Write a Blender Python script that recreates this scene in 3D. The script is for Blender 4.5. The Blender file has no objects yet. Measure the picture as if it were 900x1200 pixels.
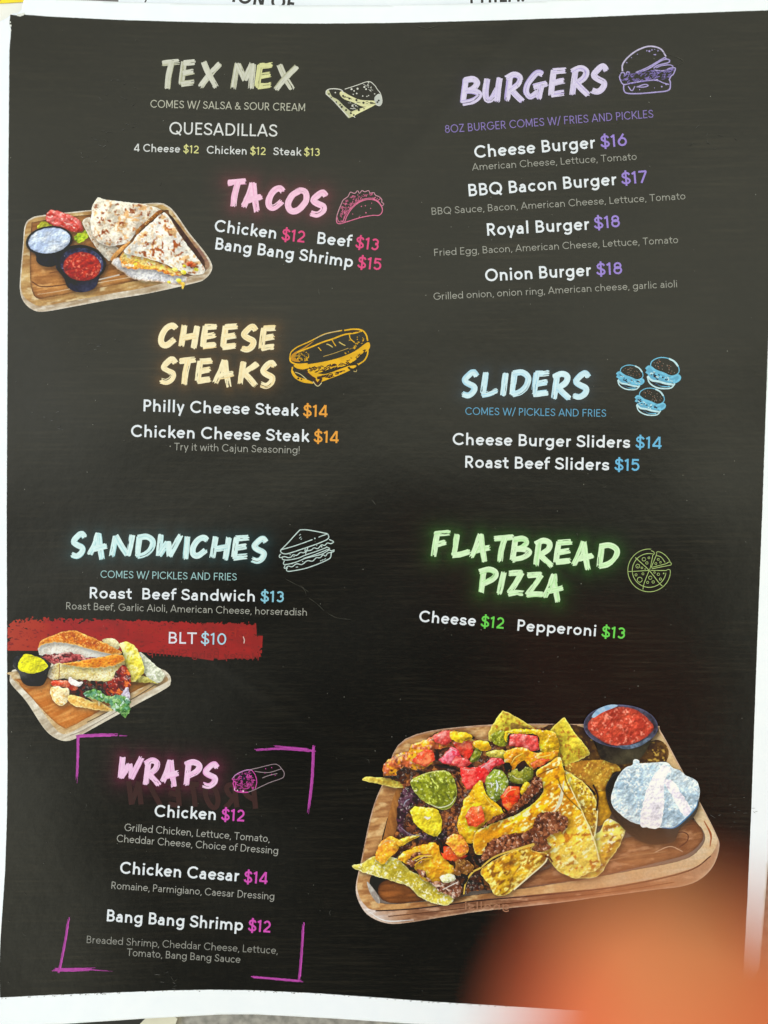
import bpy, math, random
import numpy as np
from mathutils import Vector, Matrix

# ------------------------------------------------------------------ camera, world, light, exposure
scene = bpy.context.scene
COL = scene.collection
F_PX = 866.7                      # focal length in photo pixels (photo is 900 x 1200)
DIST = 0.200                      # camera height above the table top
TILT = math.radians(-1.4)
cam_d = bpy.data.cameras.new('camera')
cam = bpy.data.objects.new('camera', cam_d)
COL.objects.link(cam)
scene.camera = cam
CAM = np.array([0.0, DIST * math.tan(math.radians(1.4)), DIST])
cam.location = CAM
cam.rotation_euler = (TILT, 0, 0)
cam_d.sensor_fit = 'VERTICAL'
cam_d.sensor_height = 36.0
cam_d.lens = 36.0 * F_PX / 1200.0
cam_d.clip_start = 0.002
cam_d.clip_end = 20
cam_d.dof.use_dof = True
cam_d.dof.focus_distance = 0.1975
APERTURE = 0.0074
cam_d.dof.aperture_fstop = cam_d.lens * 1e-3 / APERTURE
scene.view_settings.view_transform = 'Standard'
scene.view_settings.look = 'None'
scene.view_settings.exposure = 0.0
scene.view_settings.gamma = 1.0

world = bpy.data.worlds.new('World')
scene.world = world
world.use_nodes = True
wn, wl = world.node_tree.nodes, world.node_tree.links
bg = wn['Background']


def wmath(op, a, b=None, c=None, clamp=False):
    n = wn.new('ShaderNodeMath'); n.operation = op; n.use_clamp = clamp
    for i, v in enumerate((a, b, c)):
        if v is None: continue
        if isinstance(v, (int, float)): n.inputs[i].default_value = v
        else: wl.new(v, n.inputs[i])
    return n.outputs[0]


# the room round the table: bright ceiling ahead and to the right, darker where the photographer leans in
tc = wn.new('ShaderNodeTexCoord'); sx = wn.new('ShaderNodeSeparateXYZ'); wl.new(tc.outputs['Generated'], sx.inputs[0])
gx, gy, gz = sx.outputs
gzc = wmath('MAXIMUM', gz, 0.05)
tx = wmath('DIVIDE', gx, gzc); ty = wmath('DIVIDE', gy, gzc)
v = wmath('MAXIMUM', wmath('MULTIPLY_ADD', wmath('MAXIMUM', wmath('SUBTRACT', ty, 0.2), 0.0), -1.15, 1.55), 0.78)
q = wmath('ADD', wmath('POWER', wmath('ABSOLUTE', wmath('DIVIDE', wmath('SUBTRACT', tx, 0.06), 0.45)), 2.0),
          wmath('POWER', wmath('DIVIDE', wmath('MAXIMUM', wmath('ADD', ty, 0.12), 0.0), 0.20), 2.0))
s_ = wmath('DIVIDE', 1.0, wmath('ADD', 1.0, wmath('POWER', q, 3.5)))
v = wmath('MULTIPLY', v, wmath('MULTIPLY_ADD', s_, -0.97, 1.0))
cmb = wn.new('ShaderNodeCombineXYZ')
wl.new(v, cmb.inputs[0]); wl.new(wmath('MULTIPLY', v, 0.995), cmb.inputs[1]); wl.new(wmath('MULTIPLY', v, 0.77), cmb.inputs[2])
wl.new(cmb.outputs[0], bg.inputs[0])
bg.inputs[1].default_value = 1.0


def area(name, loc, target, size, power, color):
    l = bpy.data.lights.new(name, 'AREA'); l.shape = 'SQUARE'; l.size = size; l.energy = power; l.color = color
    o = bpy.data.objects.new(name, l); COL.objects.link(o); o.location = loc
    o.rotation_euler = (Vector(target) - Vector(loc)).to_track_quat('-Z', 'Y').to_euler()
    return o


area('fill_light', (-1.35, 0.05, 0.85), (0, 0, 0), 0.7, 10.5, (0.80, 0.94, 1.48))  # added fill lamp that lifts the white paper and cools the warm surround
GAIN = 1.12                       # how bright a white sheet renders under this light; inks are set from it

# ------------------------------------------------------------------ geometry of the view and of the sheet
R_CAM = np.array(Matrix.Rotation(TILT, 3, 'X'))


def rays(px):
    px = np.asarray(px, float).reshape(-1, 2)
    d = np.stack([(px[:, 0] - 450) / F_PX, -(px[:, 1] - 600) / F_PX, -np.ones(len(px))], 1)
    return d @ R_CAM.T


def vnoise(x, y, seed=0):
    xi = np.floor(x).astype(np.int64); yi = np.floor(y).astype(np.int64)
    xf = x - xi; yf = y - yi
    u = xf * xf * (3 - 2 * xf); w = yf * yf * (3 - 2 * yf)

    def hsh(a, b):
        n = (a * 374761393 + b * 668265263 + seed * 362437 + 1013904223) & 0xFFFFFFFF
        n = ((n ^ (n >> 13)) * 1274126177) & 0xFFFFFFFF
        return ((n ^ (n >> 16)) & 0xFFFF) / 65535.0
    return (hsh(xi, yi) * (1 - u) + hsh(xi + 1, yi) * u) * (1 - w) + (hsh(xi, yi + 1) * (1 - u) + hsh(xi + 1, yi + 1) * u) * w


def fbm(x, y, seed=0, o=3):
    r = 0; a = 0.5; t = 0
    for k in range(o):
        r = r + a * vnoise(x * 2 ** k, y * 2 ** k, seed + 17 * k); t += a; a *= 0.55
    return r / t


def height(x, y):
    """height of the menu's paper above the table: a shallow valley down the middle, corners lifting, faint waves"""
    h = 0.0020 + 0.0026 * (x / 0.105) ** 2
    h = h + 0.0012 * np.clip((-y - 0.09) / 0.05, 0, 1.5) ** 2 * (x / 0.1) ** 2
    h = h + 0.00022 * np.sin(x * 95 + y * 40 + 0.6) + 0.00016 * np.sin(y * 130 - x * 55 + 1.0)
    h = h + 0.0005 * (fbm(x / .034 + 9, y / .030 + 9, 41, 2) - .5)
    c = (x + 0.062) * 0.55 + (y + 0.028) * 0.83        # a faint crease across the lower left
    h = h + 0.00022 * np.exp(-(c / 0.0028) ** 2) * np.exp(-((x + 0.02) / 0.035) ** 2)
    c = (x - 0.02) * 0.75 - (y - 0.11) * 0.66
    h = h + 0.00018 * np.exp(-(c / 0.003) ** 2) * np.exp(-((y - 0.11) / 0.03) ** 2)
    return h


def on_sheet(px, off=0.0):
    d = rays(px)
    off = np.broadcast_to(np.asarray(off, float), (len(d),))
    z = np.full(len(d), 0.003)
    for _ in range(6):
        t = (z - CAM[2]) / d[:, 2]
        p = CAM + d * t[:, None]
        z = height(p[:, 0], p[:, 1]) + off
    return CAM + d * ((z - CAM[2]) / d[:, 2])[:, None]


def on_plane(px, z):
    d = rays(px)
    return CAM + d * ((z - CAM[2]) / d[:, 2])[:, None]


def lin(c):
    c = np.asarray(c, float) / 255.0
    return np.where(c <= 0.04045, c / 12.92, ((c + 0.055) / 1.055) ** 2.4)


def ink(c):
    """printed ink for a colour of the print"""
    return np.clip((lin(c) - 0.028) / GAIN, 0.0025, 0.9)


# ------------------------------------------------------------------ materials
def mat(name):
    m = bpy.data.materials.new(name); m.use_nodes = True
    return m, m.node_tree.nodes, m.node_tree.links, m.node_tree.nodes['Principled BSDF']


M_INK, n_, l_, p_ = mat('printed_ink')
a_ = n_.new('ShaderNodeAttribute'); a_.attribute_name = 'ink'
l_.new(a_.outputs['Color'], p_.inputs['Base Color'])
p_.inputs['Roughness'].default_value = 0.5
p_.inputs['Specular IOR Level'].default_value = 0.4

M_PANEL, n_, l_, p_ = mat('black_print')
a_ = n_.new('ShaderNodeAttribute'); a_.attribute_name = 'ink'
t_ = n_.new('ShaderNodeTexCoord')


def streak(scale_x, scale_y, lo, hi):
    mp = n_.new('ShaderNodeMapping'); mp.inputs['Scale'].default_value = (scale_x, scale_y, 1)
    l_.new(t_.outputs['Object'], mp.inputs[0])
    nz = n_.new('ShaderNodeTexNoise'); nz.inputs['Scale'].default_value = 1; nz.inputs['Detail'].default_value = 3
    l_.new(mp.outputs[0], nz.inputs['Vector'])
    r = n_.new('ShaderNodeMapRange'); r.inputs[1].default_value = lo; r.inputs[2].default_value = hi
    l_.new(nz.outputs['Fac'], r.inputs[0])
    return r.outputs[0]


s1 = streak(50, 1350, 0.46, 0.80)
s2 = streak(40, 45, 0.35, 0.7)
s1b = streak(420, 2600, 0.50, 0.78)
mm = n_.new('ShaderNodeMath'); mm.operation = 'MULTIPLY'; l_.new(s1, mm.inputs[0]); l_.new(s2, mm.inputs[1])
m2 = n_.new('ShaderNodeMath'); m2.operation = 'MULTIPLY_ADD'; l_.new(s1b, m2.inputs[0]); m2.inputs[1].default_value = 0.45; l_.new(mm.outputs[0], m2.inputs[2]); m2.use_clamp = True
mx = n_.new('ShaderNodeMix'); mx.data_type = 'RGBA'; mx.blend_type = 'ADD'
mx.inputs['B'].default_value = (0.016, 0.013, 0.008, 1)
l_.new(m2.outputs[0], mx.inputs['Factor']); l_.new(a_.outputs['Color'], mx.inputs['A'])
l_.new(mx.outputs['Result'], p_.inputs['Base Color'])
p_.inputs['Roughness'].default_value = 0.27
p_.inputs['Specular IOR Level'].default_value = 0.5
s3 = streak(260, 260, 0.3, 0.7)
bp = n_.new('ShaderNodeBump'); bp.inputs['Strength'].default_value = 0.05; bp.inputs['Distance'].default_value = 0.0004
l_.new(s3, bp.inputs['Height']); l_.new(bp.outputs[0], p_.inputs['Normal'])

M_PAPER, n_, l_, p_ = mat('white_paper')
t_ = n_.new('ShaderNodeTexCoord')
pn = streak(160, 160, 0.3, 0.75)
mx = n_.new('ShaderNodeMix'); mx.data_type = 'RGBA'
mx.inputs['A'].default_value = (0.80, 0.85, 0.92, 1); mx.inputs['B'].default_value = (0.84, 0.88, 0.94, 1)
l_.new(pn, mx.inputs['Factor']); l_.new(mx.outputs['Result'], p_.inputs['Base Color'])
p_.inputs['Roughness'].default_value = 0.6


def simple(name, c1, c2, scale, rough=0.6):
    global n_, l_, t_
    m, n_, l_, p = mat(name)
    t_ = n_.new('ShaderNodeTexCoord')
    s = streak(scale, scale, 0.3, 0.7)
    x = n_.new('ShaderNodeMix'); x.data_type = 'RGBA'
    x.inputs['A'].default_value = (*c1, 1); x.inputs['B'].default_value = (*c2, 1)
    l_.new(s, x.inputs['Factor']); l_.new(x.outputs['Result'], p.inputs['Base Color'])
    p.inputs['Roughness'].default_value = rough
    return m


M_STONE = simple('grey_stone', (0.17, 0.165, 0.15), (0.42, 0.40, 0.36), 420, 0.5)
M_CREAM = simple('cream_paper', (0.80, 0.79, 0.72), (0.86, 0.85, 0.80), 120)
M_YELLOW = simple('yellow_card', (0.85, 0.66, 0.01), (0.90, 0.72, 0.02), 90, 0.5)
M_BLACK = simple('black_leatherette', (0.004, 0.004, 0.004), (0.008, 0.008, 0.007), 300, 0.5)
M_RIM = simple('pale_rim', (0.62, 0.60, 0.47), (0.70, 0.68, 0.55), 200, 0.5)
M_TYPE = simple('black_type', (0.02, 0.02, 0.022), (0.03, 0.03, 0.03), 200, 0.6)

# ------------------------------------------------------------------ mesh helpers
def mesh_obj(name, verts, faces, material, parent=None, colors=None, label=None, kind=None):
    me = bpy.data.meshes.new(name)
    verts = np.asarray(verts, float)
    if isinstance(faces, np.ndarray):
        k = faces.shape[1]
        me.vertices.add(len(verts)); me.vertices.foreach_set('co', verts.astype(np.float32).ravel())
        me.loops.add(faces.size); me.loops.foreach_set('vertex_index', faces.astype(np.int32).ravel())
        me.polygons.add(len(faces))
        me.polygons.foreach_set('loop_start', np.arange(0, faces.size, k, dtype=np.int32))
        me.update(calc_edges=True)
    else:
        me.from_pydata([tuple(q) for q in verts], [], [tuple(f) for f in faces]); me.update()
    me.polygons.foreach_set('use_smooth', np.ones(len(me.polygons), dtype=bool))
    if colors is not None:
        ca = me.color_attributes.new('ink', 'FLOAT_COLOR', 'POINT')
        c = np.ones((len(verts), 4), np.float32); c[:, :3] = colors
        ca.data.foreach_set('color', c.ravel())
    me.materials.append(material)
    o = bpy.data.objects.new(name, me); COL.objects.link(o)
    if parent is not None: o.parent = parent
    if label: o['label'] = label
    if kind: o['kind'] = kind
    return o


def catmull(pts, n=6, closed=False):
    p = np.asarray(pts, float)
    if len(p) < 3: return p
    if closed: q = np.vstack([p[-1], p, p[0], p[1]])
    else: q = np.vstack([2 * p[0] - p[1], p, 2 * p[-1] - p[-2]])
    out = []
    t = np.linspace(0, 1, n, endpoint=False)[:, None]
    for i in range(len(q) - 3):
        a, b, c, d = q[i:i + 4]
        out.append(0.5 * (2 * b + (c - a) * t + (2 * a - 5 * b + 4 * c - d) * t ** 2 + (3 * b - a - 3 * c + d) * t ** 3))
    out = np.vstack(out)
    return out if closed else np.vstack([out, p[-1]])


def resample(p, step):
    p = np.asarray(p, float)
    s = np.r_[0, np.cumsum(np.hypot(*np.diff(p, axis=0).T))]
    if s[-1] < 1e-6: return p[:1]
    n = max(2, int(math.ceil(s[-1] / step)) + 1)
    t = np.linspace(0, s[-1], n)
    return np.stack([np.interp(t, s, p[:, 0]), np.interp(t, s, p[:, 1])], 1)


class Ink:
    """collects ribbons and dots in photo pixels, then lays them on the sheet as ONE mesh"""

    def __init__(s, z=6e-5):
        s.v = []; s.f = []; s.c = []; s.o = []; s.z = z; s.k = 0; s.n = 0

    def _add(s, P, F, col):
        s.v.append(P); s.c.append(np.broadcast_to(np.asarray(col, float), (len(P), 3)))
        s.o.append(np.full(len(P), s.z + (s.k % 60) * 6e-7)); s.k += 1
        s.f += [tuple(i + s.n for i in f) for f in F]; s.n += len(P)

    def ribbon(s, pts, w, col, closed=False, step=2.5, taper=None):
        p = resample(np.vstack([pts, pts[:1]]) if closed else pts, step)
        if len(p) < 2: return
        if closed: p = p[:-1]
        m = len(p)
        if closed: t = np.roll(p, -1, 0) - np.roll(p, 1, 0)
        else:
            t = np.empty_like(p); t[1:-1] = p[2:] - p[:-2]; t[0] = p[1] - p[0]; t[-1] = p[-1] - p[-2]
        t /= np.maximum(np.hypot(t[:, 0], t[:, 1]), 1e-9)[:, None]
        nrm = np.stack([-t[:, 1], t[:, 0]], 1)
        hw = np.full(m, w / 2.0)
        if taper is not None: hw = hw * np.interp(np.linspace(0, 1, m), np.linspace(0, 1, len(taper)), taper)
        P = np.empty((2 * m, 2)); P[0::2] = p + nrm * hw[:, None]; P[1::2] = p - nrm * hw[:, None]
        r = range(m if closed else m - 1)
        s._add(P, [(2 * i, 2 * i + 1, 2 * ((i + 1) % m) + 1, 2 * ((i + 1) % m)) for i in r], col)

    def dot(s, c, r, col, ry=None, n=9, ang=0.0):
        a = np.linspace(0, 2 * math.pi, n, endpoint=False)
        q = np.stack([np.cos(a) * r, np.sin(a) * (ry or r)], 1)
        ca, sa = math.cos(ang), math.sin(ang)
        q = q @ np.array([[ca, sa], [-sa, ca]])
        s._add(np.asarray(c, float) + q, [tuple(range(n))[::-1]], col)

    def build(s, name, parent, label=None, jitter=0.10, kind=None, material=None):
        P = np.vstack(s.v); C = ink(np.vstack(s.c))
        if jitter:
            C = C * (1 - jitter + 2 * jitter * fbm(P[:, 0] / 2.2, P[:, 1] / 2.2, 5))[:, None]
        o = mesh_obj(name, on_sheet(P, np.concatenate(s.o)), s.f, material or M_INK, parent, np.clip(C, 0, .9), label, kind)
        return o


def seg_dist(P, poly, closed=True):
    poly = np.asarray(poly, float)
    A = poly; B = np.roll(poly, -1, 0)
    if not closed: A, B = A[:-1], B[:-1]
    best = np.full(len(P), 1e18); near = np.zeros_like(P)
    for a, b in zip(A, B):
        ab = b - a; L = ab @ ab
        t = np.clip(((P - a) @ ab) / max(L, 1e-12), 0, 1)
        q = a + t[:, None] * ab
        d = ((P - q) ** 2).sum(1)
        m = d < best
        best[m] = d[m]; near[m] = q[m]
    return np.sqrt(best), near


def inside(P, poly):
    poly = np.asarray(poly, float); r = np.zeros(len(P), bool)
    x, y = P[:, 0], P[:, 1]
    for (x0, y0), (x1, y1) in zip(poly, np.roll(poly, -1, 0)):
        if y0 == y1: continue
        r ^= ((y0 > y) != (y1 > y)) & (x < (x1 - x0) * (y - y0) / (y1 - y0) + x0)
    return r


def patch(name, parent, outline, colf, z, step=1.0, smooth=True, keep=None, material=None, label=None, flat=None, n=5):
    """a dense printed patch cut to an outline given in photo pixels"""
    poly = catmull(outline, n, True) if smooth else np.asarray(outline, float)
    lo = poly.min(0) - step; hi = poly.max(0) + step
    nx = int((hi[0] - lo[0]) / step) + 2; ny = int((hi[1] - lo[1]) / step) + 2
    X, Y = np.meshgrid(lo[0] + np.arange(nx) * step, lo[1] + np.arange(ny) * step)
    V = np.stack([X.ravel(), Y.ravel()], 1)
    ctr = (V.reshape(ny, nx, 2)[:-1, :-1] + step / 2).reshape(-1, 2)
    ok = inside(ctr, poly)
    if keep is not None: ok &= keep(ctr)
    i, j = np.meshgrid(np.arange(nx - 1), np.arange(ny - 1))
    q = (j * nx + i).ravel()[ok]
    F = np.stack([q, q + nx, q + nx + 1, q + 1], 1)
    cnt = np.bincount(F.ravel(), minlength=len(V))
    used = cnt > 0
    border = used & (cnt < 4)
    D = np.zeros(len(V))
    if colf is not None and len(poly) < 400: D[used], _ = seg_dist(V[used], poly)
    bi = np.nonzero(border)[0]
    d, near = seg_dist(V[bi], poly)
    b = d < step * 1.6
    V[bi[b]] = near[b]
    idx = np.full(len(V), -1); idx[used] = np.arange(used.sum())
    V = V[used]; D = D[used]; F = idx[F]
    C = None
    if colf is not None:
        C = colf(V, D)
    W = on_sheet(V, z) if flat is None else on_plane(V, flat)
    return mesh_obj(name, W, F, material or M_INK, parent, C, label)


def mix(a, b, t):
    return a + (b - a) * np.asarray(t)[..., None]


def sstep(a, b, x):
    t = np.clip((x - a) / (b - a), 0, 1); return t * t * (3 - 2 * t)


_seed = [11]
PIC = [1.22, 0.034]                  # exposure of a printed photograph and the sheen it sits under


def tex(c, c2, s=4.0, asp=1.0, ang=0.0, con=1.5, sp=(), edge=(), grad=()):
    """print colour: two tones mixed by noise, flecks sp=(colour, threshold, size), edge=(colour, width), grad=(p0, p1, colour, amount)"""
    _seed[0] += 7; sd = _seed[0]

    def f(P, D, near=None, rel=None):
        ca, sa = math.cos(math.radians(ang)), math.sin(math.radians(ang))
        u = P[:, 0] * ca + P[:, 1] * sa; w = -P[:, 0] * sa + P[:, 1] * ca
        t = np.clip((fbm(u / (s * asp), w / s, sd) - 0.5) * con * 1.5 + (fbm(u / (s * 4 * asp), w / (s * 4), sd + 3) - .5) * con * 1.6 + 0.5, 0, 1)
        k = mix(np.array(c, float)[None], np.array(c2, float)[None], t)
        for (p0, p1, gc, am) in grad:
            p0 = np.array(p0, float); p1 = np.array(p1, float); dv = p1 - p0
            g = sstep(0, 1, ((P - p0) @ dv) / (dv @ dv)) * am
            k = mix(k, np.array(gc, float)[None], g)
        for n, (fc, thr, sz) in enumerate(sp):
            m = sstep(thr - .06, thr + 0.07, fbm(u / (sz * asp), w / sz, sd + 31 * (n + 1), 2)) * sstep(.33, .52, fbm(u / (sz * 3.4), w / (sz * 3.4), sd + 57 * (n + 1), 2))
            k = mix(k, np.array(fc, float)[None], m)
        for (ec, wd) in edge:
            m = np.exp(-D / wd) * (.45 + .75 * fbm(P[:, 0] / 5, P[:, 1] / 5, sd + 5))
            k = mix(k, np.array(ec, float)[None], np.clip(m, 0, 1))
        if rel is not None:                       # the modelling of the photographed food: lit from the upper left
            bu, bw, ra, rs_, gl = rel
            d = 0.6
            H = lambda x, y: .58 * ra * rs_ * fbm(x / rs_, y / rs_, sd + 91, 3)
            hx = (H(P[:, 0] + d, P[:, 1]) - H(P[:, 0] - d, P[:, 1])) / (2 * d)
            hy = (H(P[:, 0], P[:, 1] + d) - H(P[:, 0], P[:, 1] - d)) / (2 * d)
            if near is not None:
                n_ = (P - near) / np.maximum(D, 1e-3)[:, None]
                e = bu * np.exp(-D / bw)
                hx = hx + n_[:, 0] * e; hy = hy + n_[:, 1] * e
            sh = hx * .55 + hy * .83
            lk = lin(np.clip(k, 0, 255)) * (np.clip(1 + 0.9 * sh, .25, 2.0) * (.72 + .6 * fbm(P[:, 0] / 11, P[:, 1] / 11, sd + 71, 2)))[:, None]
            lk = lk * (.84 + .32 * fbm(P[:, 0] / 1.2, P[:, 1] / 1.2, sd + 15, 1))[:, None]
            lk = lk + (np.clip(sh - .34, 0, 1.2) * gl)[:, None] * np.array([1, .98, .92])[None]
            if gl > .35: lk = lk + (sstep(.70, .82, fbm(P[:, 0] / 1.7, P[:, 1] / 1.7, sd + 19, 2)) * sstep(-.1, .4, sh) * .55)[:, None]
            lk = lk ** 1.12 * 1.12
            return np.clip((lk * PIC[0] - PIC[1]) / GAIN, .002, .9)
        return ink(k)
    return f


def worley(x, y, seed):
    xi = np.floor(x).astype(np.int64); yi = np.floor(y).astype(np.int64)
    best = np.full(len(x), 9.0); ix = np.zeros(len(x)); dx = np.zeros(len(x)); dy = np.zeros(len(x))
    for a in (-1, 0, 1):
        for b in (-1, 0, 1):
            cx = xi + a; cy = yi + b
            jx = vnoise(cx + .0, cy + .0, seed); jy = vnoise(cx + .0, cy + .0, seed + 5)
            ux = cx + .1 + .8 * jx - x; uy = cy + .1 + .8 * jy - y
            d = ux * ux + uy * uy
            m = d < best
            best[m] = d[m]; dx[m] = ux[m]; dy[m] = uy[m]; ix[m] = vnoise(cx + .0, cy + .0, seed + 9)[m]
    return np.sqrt(best), ix, dx, dy


def crumb(pal, size=3.0, gloss=.5, depth=.75, asp=1.0, ang=0.0):
    """print colour of crumbled or chopped food: rounded nodules from a small palette, lit from the upper left"""
    _seed[0] += 7; sd = _seed[0]
    pal = np.array(pal, float)

    def f(P, D, near=None, rel=None):
        ca, sa = math.cos(math.radians(ang)), math.sin(math.radians(ang))
        u = (P[:, 0] * ca + P[:, 1] * sa) / (size * asp); w = (-P[:, 0] * sa + P[:, 1] * ca) / size
        u = u + 1.0 * (fbm(P[:, 0] / 2.8, P[:, 1] / 2.8, sd + 1) - .5) * 2; w = w + 1.0 * (fbm(P[:, 0] / 2.6, P[:, 1] / 2.6, sd + 2) - .5) * 2
        d, i, dx, dy = worley(u, w, sd)
        k = pal[np.minimum((i * 1.3 * len(pal)).astype(int) % len(pal), len(pal) - 1)]
        sh = (dx * .55 + dy * .83) / .6
        h = np.sqrt(np.clip(1 - (d / .78) ** 2, 0, 1))
        big = .65 + .7 * fbm(P[:, 0] / 9, P[:, 1] / 9, sd + 71, 2)
        e = 1.0
        if near is not None and rel is not None:
            n_ = (P - near) / np.maximum(D, 1e-3)[:, None]
            e = np.clip(1 + (n_[:, 0] * .55 + n_[:, 1] * .83) * rel[0] * np.exp(-D / rel[1]), .3, 1.7)
        lk = lin(k) * ((1 - depth) + depth * (.50 + .75 * h + .50 * sh) * big * e).clip(.12, 2.2)[:, None]
        lk = lk * (.62 + .76 * fbm(P[:, 0] / 1.5, P[:, 1] / 1.5, sd + 13, 2))[:, None]
        lk = lk + (np.clip(sh * h - .34, 0, 1) * gloss * 1.8 * big * (i > .62))[:, None] * np.array([1, .95, .88])[None]
        return np.clip((lk * PIC[0] - PIC[1]) / GAIN, .002, .9)
    return f


def wood(c, c2, ang=-8.0, s=2.6, ln=26.0, grad=(), edge=(), hi=None):
    """print colour of wood: long flowing grain"""
    _seed[0] += 7; sd = _seed[0]

    def f(P, D, near=None, rel=None):
        ca, sa = math.cos(math.radians(ang)), math.sin(math.radians(ang))
        u = P[:, 0] * ca + P[:, 1] * sa; w = -P[:, 0] * sa + P[:, 1] * ca
        w = w + 5 * (fbm(u / 34, w / 16, sd + 1) - .5)
        t = .62 * fbm(u / ln, w / s, sd, 3) + .38 * fbm(u / (ln * .6), w / (s * 3.4), sd + 3, 2)
        t = np.clip((t - .5) * 3.2 + .5, 0, 1)
        k = mix(np.array(c, float)[None], np.array(c2, float)[None], t)
        if hi is not None: k = mix(k, np.array(hi, float)[None], .8 * sstep(.55, .78, fbm(u / (ln * .5), w / (s * 1.8), sd + 8, 3)))
        for (p0, p1, gc, am) in grad:
            p0 = np.array(p0, float); p1 = np.array(p1, float); dv = p1 - p0
            k = mix(k, np.array(gc, float)[None], sstep(0, 1, ((P - p0) @ dv) / (dv @ dv)) * am * (.7 + .6 * t))
        for (ec, wd) in edge: k = mix(k, np.array(ec, float)[None], np.exp(-D / wd) * (.5 + .7 * fbm(P[:, 0] / 6, P[:, 1] / 6, sd + 5)).clip(0, 1))
        lk = lin(np.clip(k, 0, 255)) * (.86 + .28 * fbm(P[:, 0] / 1.3, P[:, 1] / 1.3, sd + 6, 1))[:, None]
        return np.clip((lk * PIC[0] - PIC[1]) / GAIN, .002, .9)
    return f


# ------------------------------------------------------------------ geometric sans lettering (stroke skeletons)
def arc(cx, cy, rx, ry, a0, a1, n=None):
    n = n or max(4, int(abs(a1 - a0) / 15) + 1)
    a = np.radians(np.linspace(a0, a1, n))
    return [(cx + rx * math.cos(t), cy + ry * math.sin(t)) for t in a]


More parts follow.
